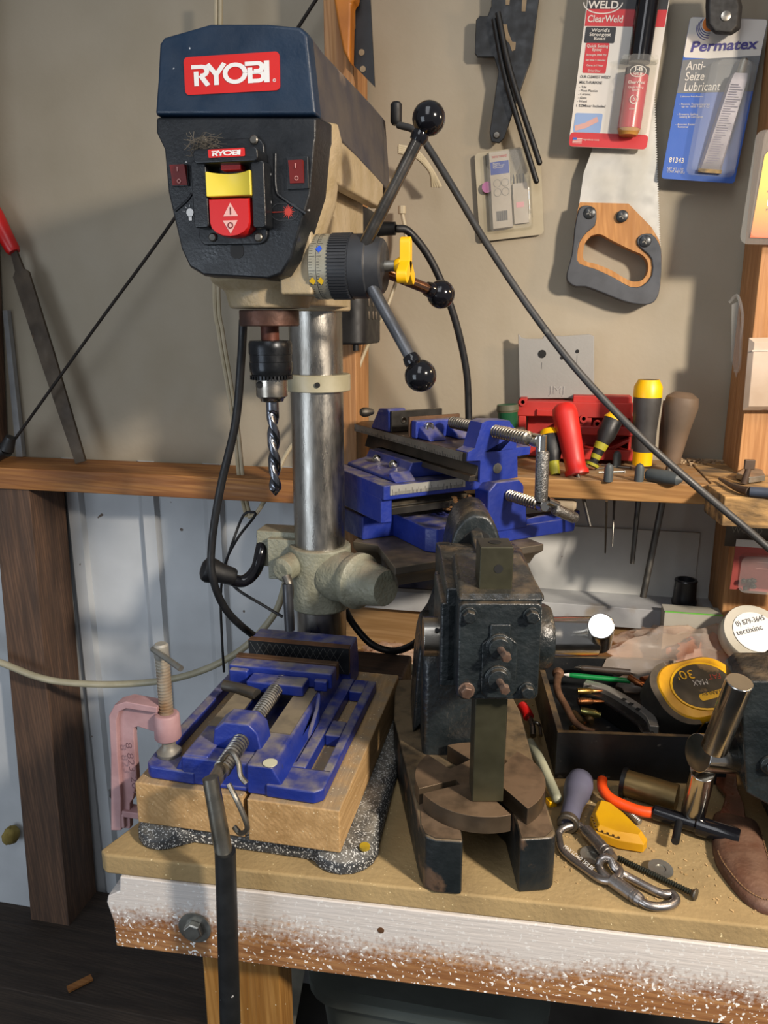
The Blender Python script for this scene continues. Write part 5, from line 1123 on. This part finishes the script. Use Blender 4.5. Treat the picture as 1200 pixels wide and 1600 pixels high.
m = M(T_).loft(bb); m.loft([[(x, y, z) for x, y in rrect(w_*a, yy(98), w_*b_, yy(90), .003)] for a, b_, z in ((.50, .98, .0012), (.52, .96, .022))]); m.build('blister', clear, t)
# ---- lubricant card ----
t, T_, w_, h_ = card('lubricant_package', [(1033, 279), (1147, 287), (1170, 30), (1068, 27)], 1.235, .001, 'blue and white anti-seize lubricant tube package hung at the upper right', 'package', None)
sk = [(0, 0), (w_, 0), (w_, h_), (0, h_)]; 
def yy2(py): return (279-py)/252*h_
SHR = MX(((1, .0, 0, 0), (0, 1, 0, 0), (0, 0, 1, 0), (0, 0, 0, 1)))
m = M(T_).mat(permblue).prism(rrect(0, 0, w_, h_, .004), 0, .0012)
m.mat(card_w).prism(rrect(0.0002, yy2(88), w_-.0002, h_-.0002, .003), .0012, .0014); m.mat(flat('perm_grey', '66686a', .45)).prism([(0.0002, yy2(143)), (w_-.0002, yy2(134)), (w_-.0002, yy2(80)), (0.0002, yy2(92))], .0014, .0016)
m.mat(permpur).text('Permatex', TR(.008, yy2(79), .0019) @ RZ(5), .0125, .086, bold=.025, shear=.15)
m.mat(card_w).text('Anti-\nSeize\nLubricant', TR(.006, yy2(107), .0020) @ RZ(4), .0108, .048, bold=.005, shear=.12)
m.text('Lubricante Antiadherente', TR(.006, yy2(149), .0016) @ RZ(3), .0022, .030)
for k, s in enumerate(('- Resists Temperatures\n   up to 1600 F (871 C)', '- Prevents Galling,\n   Seizing & Corrosion', '- Assures Easier\n   Removal')): m.text(s, TR(.006, yy2(161+16*k), .0016) @ RZ(3), .0026, (.040, .034, .026)[k])
m.text('81343', TR(.006, yy2(252), .0016), .0065, .020, bold=.01); m.text('NET WT. 1 OZ.\nCONT. NET 28 g', TR(.006, yy2(264), .0016), .0030, .024)
m.mat(flat('perm_orange', 'd8782c', .45)).prism([(w_*.27+.0095*cos(radians(a)), yy2(36)+.0095*sin(radians(a))) for a in range(0, 360, 15)], .0014, .0018); m.mat(permpur)
for k in range(4): stroke(m, [(w_*.27+(.0115+.0016*k)*cos(radians(a)), yy2(36)+(.0115+.0016*k)*sin(radians(a))-.0012*k) for a in range(150+8*k, 290-6*k, 10)], .0009, MX(), .0017)
m.build('card', parent=t)
xb = w_*.70
m = M(T_).mat(pm('tube_metal', 'b0aab0', '9c969e', ns=20, rough=.35, metal=.4)).loft([[(xb-w+sx_, y, .004), (xb+w+sx_, y, .004), (xb+w*.8+sx_, y, .004+th), (xb-w*.8+sx_, y, .004+th)] for w, y, th, sx_ in ((.0155, yy2(262), .002, -.007), (.015, yy2(250), .006, -.006), (.0125, yy2(125), .016, .006), (.010, yy2(113), .014, .007))])
m.mat(zinc).lathe([(0, .007), (.002, .0058), (.018, .005), (.020, .004)], (xb+.007, yy2(114), .011), (xb+.010, yy2(80), .011), 18)
m.mat(MT['brass']).box((xb-.022, yy2(266), .004), (xb+.009, yy2(260), .007))
m.build('tube', parent=t)
m = M(T_).mat(flat('tube_text', '6a6478', .5))
for k in range(34): yk = yy2(132+3.6*k); xo = .006-.012*(k/34); m.box((xb-.009+xo, yk, .0205-.011*k/34), (xb+.009*R_.random()+xo, yk+.0009, .0208-.011*k/34))
m.build('tube_print', parent=t)
M(T_).loft([[(x, y, z) for x, y in rrect(w_*a, yy2(270), w_*b_, yy2(96), .008)] for a, b_, z in ((.32, .98, .0013), (.36, .94, .020), (.44, .88, .025))]).build('blister', clear, t)
# ---- black pouch ----
pch = M().loft([[V((x, y, z)) for x, z in poly_at([(1104+i, -30), (1102+i, 10), (1103+i, 42-i), (1118, 54-i), (1142, 56-i), (1157-i, 46-i), (1160-i, 10), (1152-i, -30)], y)] for y, i in ((1.216, 0), (1.205, 1), (1.198, 6))])
t = lab(pch.build('black_case', pm('black_nylon', '2c2c2c', '222222', ns=60, rough=.7), bevel=.002), 'black snap case hanging over the top of the lubricant package', 'case')
p = oy(1134, 25, 1.1975); M().lathe([(0, .006), (.001, .006), (.0015, .004), (.0015, 0)], p, p-V((0, 1, 0)), 20).build('snap', steel, t)
# ---- orange and yellow package on the right stud ----
t, T_, w_, h_ = card('ornament_package', [(1155, 381), (1262, 384), (1290, 205), (1192, 203)], 1.135, .001, 'clear package with yellow to orange card on the right stud', 'package', None)
gm = bpy.data.materials.new('yellow_orange_card'); gm.use_nodes = True; nt = gm.node_tree; tc = nt.nodes.new('ShaderNodeTexCoord'); sp_ = nt.nodes.new('ShaderNodeSeparateXYZ'); cr_ = nt.nodes.new('ShaderNodeValToRGB')
nt.links.new(tc.outputs['Generated'], sp_.inputs[0]); nt.links.new(sp_.outputs[2], cr_.inputs[0]); nt.links.new(cr_.outputs[0], nt.nodes['Principled BSDF'].inputs['Base Color'])
cr_.color_ramp.elements[0].color = lin('d8501c'); cr_.color_ramp.elements[1].color = lin('dcc23c'); cr_.color_ramp.elements[1].position = .65
M(T_).prism([(.012, .008), (w_, .008), (w_, h_*.95), (.022, h_*.86), (.014, h_*.78)], 0, .001).build('card', gm, t)
m = M(T_).mat(white)
for k, yv in enumerate((.50, .34)): m.prism(rrect(.026, h_*yv, .036, h_*yv+.009, .001), .001, .0013)
m.mat(print_gr); stroke(m, [(.028, h_*.34+.005), (.031, h_*.34+.002), (.035, h_*.34+.008)], .001, MX(), .0015); m.text('10 in Size', TR(.024, h_*.46, .0013), .0026, .016); m.text('Plastic', TR(.026, h_*.30, .0013), .0026, .013)
m.build('print', parent=t)
M(T_).loft([[(x, y, z) for x, y in rrect(a, a, w_, h_*1.0, .010)] for a, z in ((0, -.001), (0, .0012), (.008, .010))]).build('shell', clear, t)
# ---- white paper packet and plastic loop on the stud ----
t, T_, w_, h_ = card('paper_packet', [(1160, 641), (1290, 641), (1300, 533), (1168, 528)], 1.148, .001, 'stained white paper packet pinned to the right stud', 'packet', None)
M(T_).loft([[(x, y, z) for x, y in ((a, a), (w_-a, a), (w_-a, h_-a), (a+.0, h_-a))] for a, z in ((0, 0), (0, .001), (.006, .007))]).build('packet', pm('stained_paper', 'b8a898', 'a08c78', ns=12, rough=.6, patch='7c5c48', ps=16, pt=.66), t, .001)
M(T_).box((.004, h_-.018, .0071), (w_-.004, h_-.016, .0078)).build('fold', pm('fold_paper', 'c8bcb0', rough=.6), t)
m = M().tube([oy(1140, 472, 1.2), oy(1152, 462, 1.19), oy(1160, 490, 1.18), oy(1158, 530, 1.18), oy(1155, 575, 1.19), oy(1148, 580, 1.2)], .0022, 8)
t = lab(m.build('bag_hook', clear), 'clear plastic hanger loop on the wall beside the white packet', 'hanger')
M().prism(poly_at([(1143, 476), (1155, 470), (1157, 560), (1150, 590), (1142, 560)], 1.195), 1.192, 1.196, ax='y').build('tag', clear, t)
# ---- grey moulded plate behind the shelf ----
t = thing('grey_plate', oy(870, 620, 1.25), 'grey moulded plastic plate with round holes standing above the red case', 'plate')
M().prism(poly_at([(810, 521), (815, 527), (822, 529), (848, 529), (850, 524), (880, 525), (920, 522), (928, 525), (928, 621), (812, 622)], 1.248), 1.238, 1.248, ax='y').build('panel', greyp, t, .0012)
for a, b_, r in ((847, 553, .0062), (902, 549, .0028), (878, 559, .0026)): p = oy(a, b_, 1.2376); M().cyl(p, p+V((0, -.0004, 0)), r, n=24).build('hole', dk, t)
m = M().text('JMJ', WALL(oy(857, 615, 1.2376)), .0125, .024, bold=-.01, ex=.0006); m.build('embossed_letters', pm('emboss_grey', 'a09e9a', rough=.5), t)
m = M()
for a, b_, h in ((847, 566, 10), (902, 555, 14)): p = oy(a, b_, 1.2377); m.box((p.x-.0003, 1.2374, p.z-h*.0010), (p.x+.0003, 1.2379, p.z))
m.build('scored_line', pm('score_grey', '7c7a76', rough=.5), t)
# ---- red plastic case ----
t = thing('red_case', oy(900, 715, 1.22), 'red plastic tool case insert lying open at the back of the shelf', 'case')
m = M()
def rb_(a, b_, c, d, y0, y1): 
    p, q = oy(a, d, y0), oy(c, b_, y0); m.box((p.x, y0, p.z), (q.x, y1, q.z))
rb_(808, 630, 990, 650, 1.21, 1.25); rb_(808, 650, 822, 700, 1.21, 1.25); rb_(895, 620, 988, 632, 1.215, 1.25); rb_(838, 640, 865, 650, 1.205, 1.215); rb_(812, 622, 824, 632, 1.215, 1.25)
rb_(865, 668, 990, 678, 1.205, 1.25); rb_(980, 650, 990, 712, 1.21, 1.25); rb_(905, 650, 925, 668, 1.212, 1.25); rb_(822, 650, 990, 712, 1.240, 1.25); rb_(850, 704, 990, 716, 1.20, 1.25)
m.prism(poly_at([(950, 700), (985, 685), (985, 690), (955, 706)], 1.205), 1.205, 1.24, ax='y')
rc = m.build('shell', redd, t, .0015)
for a, b_ in ((912, 654), (933, 662), (817, 628)): p = oy(a, b_, 1.2095); M().lathe([(0, .006), (.003, .006), (.003, .003), (0, .003)], p, p-V((0, 1, 0)), 18).build('boss', redd, rc)
# ---- tools standing in the shelf ----
SZ_ = .336
def sd(name, base, top, prof, mt, label, shank=None, tipm=None, parts=(), n=24):
    a, b_ = V(base), V(top); t = thing(name, a, label, 'screwdriver' if name == 'screwdriver' else name.split('_')[-1]); L = (b_-a).length
    h = M().lathe([(q*L, r) for q, r in prof], a, b_, n).build('handle', mt, t, ang=40)
    for (q0, q1, k, mm) in parts: M().lathe([(q*L, r*k) for q, r in [(q0, interp(prof, q0))]+[(q, r) for q, r in prof if q0 < q < q1]+[(q1, interp(prof, q1))]], a, b_, n).build('band', mm, h, ang=40)
    if shank: M().cyl(a+V((0, 0, .002)), V(shank[0]), shank[1], shank[1]*shank[2], 12).build('shank', dsteel, t)
    return t
def interp(pr, q):
    for (a, r0), (b_, r1) in zip(pr, pr[1:]):
        if a <= q <= b_: return r0+(r1-r0)*(q-a)/max(b_-a, 1e-6)
    return pr[-1][1]
gy = pm('dull_black_grip', '1e1f20', '141516', rough=.5); gyb = pm('brown_grey_grip', '4a443e', '3a3530', rough=.55)
P3 = lambda px, py, y: oy(px, py, y)
sd('screwdriver', P3(795, 712, 1.20), P3(793, 632, 1.20), [(0, .008), (.3, .012), (.5, .0150), (.88, .0155), (.9, .0165), (1, .0155), (1.001, 0)], pm('dark_green', '1c5a3a', '164a30', rough=.4), 'dark green handled screwdriver behind the left end of the shelf', parts=((.86, 1.0, 1.04, pm('drab_cap', '5a5844', rough=.6)),))
sd('screwdriver', P3(816, 715, 1.16), P3(812, 668, 1.16), [(0, .008), (.2, .012), (.8, .012), (1, .007), (1.001, 0)], pm('brown_handle', '4a382c', '36281e', rough=.6), 'short dark brown handle half hidden behind the vise crank')
sd('screwdriver', P3(868, 742, 1.10), P3(857, 672, 1.13), [(0, .0065), (.25, .0075), (.32, .010), (.5, .0145), (.85, .0150), (1, .011), (1.001, 0)], gy, 'black and yellow screwdriver left of the big red handle', parts=((0, .28, 1.05, pm('olive_yellow', 'a8a428', rough=.5)), (.86, 1.0, 1.03, yel2)))
sd('screwdriver', P3(902, 742, 1.095), P3(880, 632, 1.13), [(0, .0165), (.05, .017), (.09, .0145), (.2, .0145), (.55, .0165), (.85, .0180), (.95, .0165), (1, .011), (1.001, 0)], redr if 0 else pm('glossy_red', 'c8241c', 'b01a14', ns=8, rough=.45), 'big red screwdriver handle standing at the left of the shelf', shank=(oy(922, 822, 1.085), .0030, .8))
sd('screwdriver', P3(924, 728, 1.15), P3(962, 648, 1.17), [(0, .0095), (.06, .0100), (.1, .006), (.25, .008), (.45, .0095), (.6, .0135), (.92, .0140), (1, .010), (1.001, 0)], gy, 'slim black screwdriver with yellow windows tilted to the right', parts=((.90, 1.0, 1.03, yel2), (.14, .22, 1.06, MT['olive_yellow']), (.32, .44, 1.06, MT['olive_yellow']), (0, .05, 1.05, MT['olive_yellow'])))
sd('screwdriver', P3(1003, 726, 1.155), P3(1014, 593, 1.155), [(0, .0135), (.14, .0135), (.25, .0165), (.4, .0165), (.75, .0195), (.92, .019), (1, .014), (1.001, 0)], pm('black_grip_fade', '3c3a38', '2c2a28', rough=.55), 'large black screwdriver with bright yellow butt and collar', shank=((.134, 1.14, .200), .0042, .8), parts=((.80, 1.0, 1.03, yel2), (0, .16, 1.03, yel2)))
sd('chisel_handle', P3(1048, 722, 1.16), P3(1068, 613, 1.16), [(0, .0125), (.15, .014), (.5, .0185), (.8, .0235), (.93, .022), (1, .012), (1.001, 0)], pm('worn_brown_wood', '6a5848', '544638', ns=18, rough=.6), 'worn brown pear-shaped wooden handle at the right of the shelf', shank=((.152, 1.13, .152), .0048, 1))
sd('chisel_handle', P3(1040, 715, 1.19), P3(1050, 622, 1.19), [(0, .011), (.5, .013), (.95, .012), (1.001, 0)], MT['worn_brown_wood'], 'second brown handle mostly hidden behind the pear-shaped one')
for px, py, yy_, sh, lb in ((950, 752, 1.10, (.093, 1.12, .220), 'left grey capped punch standing in the shelf'), (963, 730, 1.19, (.105, 1.15, .222), 'grey capped punch standing behind the left one'), (998, 752, 1.10, None, 'right grey capped punch in front of the large black screwdriver')):
    a = V((oz(px, py, SZ_).x, oz(px, py, SZ_).y, SZ_)); t = thing('grey_cap_punch', a, lb, 'punch')
    M().lathe([(0, .0062), (.018, .0062), (.023, .0045), (.0255, 0)], a, a+V((0, 0, 1)), 20).build('cap', pm('grey_cap', '4c5254', '3c4244', rough=.5) if 'grey_cap' not in MT else MT['grey_cap'], t)
    if sh: M().cyl((a.x, a.y, .3085), sh, .0022, .0012, 10).build('shank', dsteel, t)
a, b_ = oz(1010, 741, SZ_+.009), oz(1066, 750, SZ_+.008); t = thing('hand_tool', a, 'grey rounded hand tool lying on the front edge of the shelf', 'handle')
M().lathe([(0, .006), (.004, .009), (.03, .0100), ((b_-a).length-.006, .0085), ((b_-a).length, .003)], a, b_, 20).build('handle_body', MT['grey_cap'], t)
m = M().lathe([(0, .010), (.004, .0105), (.022, .0095), (.026, .006)], oy(905, 800, 1.04), oy(800, 795, 1.1), 16) if 0 else None
m = M().lathe([(0, .007), (.004, .0085), (.03, .0085), (.034, .005)], oy(862, 788, 1.09), oy(900, 790, 1.09), 16); lab(m.build('pale_rod', pm('pale_wood', 'a89880', '94846c', rough=.6)), 'pale wooden stub behind the lower vise crank', 'rod')
p = oy(1046, 775, 1.09); m = M().cyl(p, p+V((0, 0, .014)), .0035, n=10); m.build('shelf_bolt', zinc) if 0 else None
# nails and bits lying on the shelf
for k, (a, b_, c, d) in enumerate(((930, 733, 968, 728), (935, 738, 975, 737), (940, 726, 985, 731))):
    m = M().cyl(oz(a, b_, SZ_+.002), oz(c, d, SZ_+.002), .0013, n=8); m.cyl(oz(c, d, SZ_+.002), oz(c+1, d, SZ_+.002), .003, n=10); o = m.build('nail', zinc); lab(o, 'thin nail lying on the shelf among the grey capped punches', 'nail', 'nails on the shelf')
ch = M(); rr = random.Random(9)
for k in range(120): p = oz(rr.uniform(1060, 1160), rr.uniform(714, 728), SZ_); ch.box((-.004*rr.random()-.002, -.0015, 0), (.005*rr.random()+.002, .0015, .002), TR(p.x, min(p.y, 1.255), SZ_+.0005+.003*rr.random()) @ RZ(rr.uniform(0, 180)) @ RX(rr.uniform(-25, 25)))
o = ch.build('wood_chips', pm('chips', 'b09878', '7a6248', rough=.9)); lab(o, 'pale wood chips scattered along the back right of the shelf', 'chips'); o['kind'] = 'stuff'
# pliers-like tools on the rough board
t = thing('needle_tool', oz(1150, 765, .345), 'small pointed tool with blue-grey handle lying on the splintered board', 'tool')
M().tube([oz(1124, 748, .343), oz(1150, 762, .344), oz(1172, 768, .345)], lambda q: .0018+.0045*q, 10).build('point', pm('tool_brown', '5c4c40', '4a3c32', rough=.5, metal=.3), t)
M().cyl(oz(1172, 768, .345), oz(1225, 772, .346), .0065, n=12).build('handle', pm('slate_blue', '3c4454', '2e3440', rough=.5), t)
t = thing('upright_bit', oz(1168, 760, .34), 'dark flat-topped metal bit standing on the splintered board', 'bit')
p = oz(1162, 755, .340); M().cyl(p, p+V((.004, 0, .020)), .0045, .0038, 12).build('stem', MT['tool_brown'], t); M().box((-.006, -.003, 0), (.007, .003, .013), TR(*(p+V((.004, 0, .019))))).build('flag', MT['tool_brown'], t, .001)
m = M().loft([[p_+V((0, 0, z)) for p_ in [oz(a, b_, .34) for a, b_ in ((1150, 748), (1165, 738), (1190, 742), (1195, 752), (1170, 755))]] for z in (0, .008)])
lab(m.build('steel_wedge', zinc, bevel=.001), 'small grey steel wedge beside the upright dark bit', 'wedge')
# black cup on the sill
a = V((.2275, 1.225, .1115)); t = thing('black_cup', a, 'small black rubber cup standing on the white sill', 'cup')
M().lathe([(0, .001), (0, .0185), (.006, .0195), (.012, .0175), (.036, .0165), (.040, .0175), (.042, .0165), (.042, .013), (.034, .012), (.034, .0001)], a, a+V((0, 0, 1)), 32).build('cup_body', pm('cup_black', '26262a', '18181c', ns=18, rough=.35), t)
# red blister pack low on the right stud
t, T_, w_, h_ = card('red_blister_pack', [(1140, 920), (1260, 930), (1265, 842), (1137, 842)], 1.10, .001, 'faded red blister pack of fittings leaning under the splintered board', 'package', None)
m = M(T_).mat(pm('faded_red_card', 'a84c44', '8e3c38', ns=12, rough=.6)).box((0, 0, 0), (w_, h_*.86, .001)); m.mat(card_w).box((0, h_*.86, 0), (w_, h_*1.0, .001)); m.mat(flat('pale_red', 'c08078', .5))
for k in range(3): m.box((w_*.30, h_*(.45+.13*k), .001), (w_*.85, h_*(.455+.13*k), .0012))
m.build('card', parent=t)
M(T_).prism(rrect(.006, .002, w_, h_*.75, .01), .001, .018).build('blister', clear, t)
m = M(T_); rr = random.Random(6)
for k in range(9): m.ball((.012+.020*rr.random(), .006+.014*rr.random(), .006+.006*rr.random()), .0035, 8, 5)
m.build('fittings', pm('fitting_dark', '3a3632', '2a2622', ns=30, rough=.4, metal=.5), t)
T2 = WALL((.268, 1.115, .262)); m = M(T2).mat(pm('dim_card', '5c5448', '4c453a', rough=.7)).box((-.015, -.02, -.001), (.10, .028, 0)); m.mat(pm('dim_print', '8c8270', rough=.6)).text('WOOD', TR(-.008, .0, .0004), .009, .04); lab(m.build('hang_card', None), 'dim brown card hanging above the red blister pack', 'card')
# black switch box under the press table
p = oz(625, 905, .2); m = M().box((-.195, 1.0, .185), (-.13, 1.06, .214)); 
lab(m.build('black_bracket', blackm, bevel=.003), 'small black bracket box tucked under the press table', 'bracket')
# screws and bits on the far bench
t = thing('yellow_plug', oz(641, 1078, .002), 'tiny yellow and red plug lying between the wood blocks and arbor press', 'plug')
M().lathe([(0, .0062), (.006, .0062)], oz(641, 1082, .0), oz(641, 1082, .0)+V((0, 0, 1)), 16).build('red_ring', redd, t)
M().lathe([(.006, .0066), (.010, .006), (.0105, .003), (.009, .0025), (.009, 0)], oz(641, 1082, .0), oz(641, 1082, .0)+V((0, 0, 1)), 18).build('yellow_top', yel2, t)
m = M().mat(pm('label_box', '3a4038', '2c302a', rough=.5)).box((0, 0, 0), (.05, .03, .016), TR(*oz(630, 1065, .001)) @ RZ(8)); m.mat(card_w)
for k in range(7): m.box((.004+.004*k, -.0003, .003), (.006+.004*k, 0, .012), TR(*oz(630, 1065, .001)) @ RZ(8))
lab(m.build('striped_box'), 'small dark box with pale barcode stripes behind the yellow plug', 'box')
m = M(); rr = random.Random(21)
for k in range(420):
    x, y = rr.uniform(-.40, .50), 1.195-abs(rr.gauss(0, .05)); s_ = rr.uniform(.001, .0035); m.box((-s_, -s_*.5, 0), (s_, s_*.5, s_*.6), TR(x, y, .0002) @ RZ(rr.uniform(0, 180)))
for k in range(260):
    x, y = rr.uniform(.02, .24), rr.uniform(.67, .86); s_ = rr.uniform(.0006, .0016); m.box((-s_, -s_*.5, 0), (s_, s_*.5, s_*.6), TR(x, y, .0002) @ RZ(rr.uniform(0, 180)))
o = m.build('sawdust', pm('sawdust', 'c8a878', 'a08458', rough=.9)); lab(o, 'loose sawdust and small chips scattered over the bench top', 'sawdust'); o['kind'] = 'stuff'
m = M(); blob(m, oz(605, 1030, .004), .05, .035, .022, .35, 2.2, 5, 30, 18, 10); lab(m.build('clear_wrapper', bagm, ang=40), 'crumpled clear wrapper on the bench behind the dark wood block', 'wrapper')
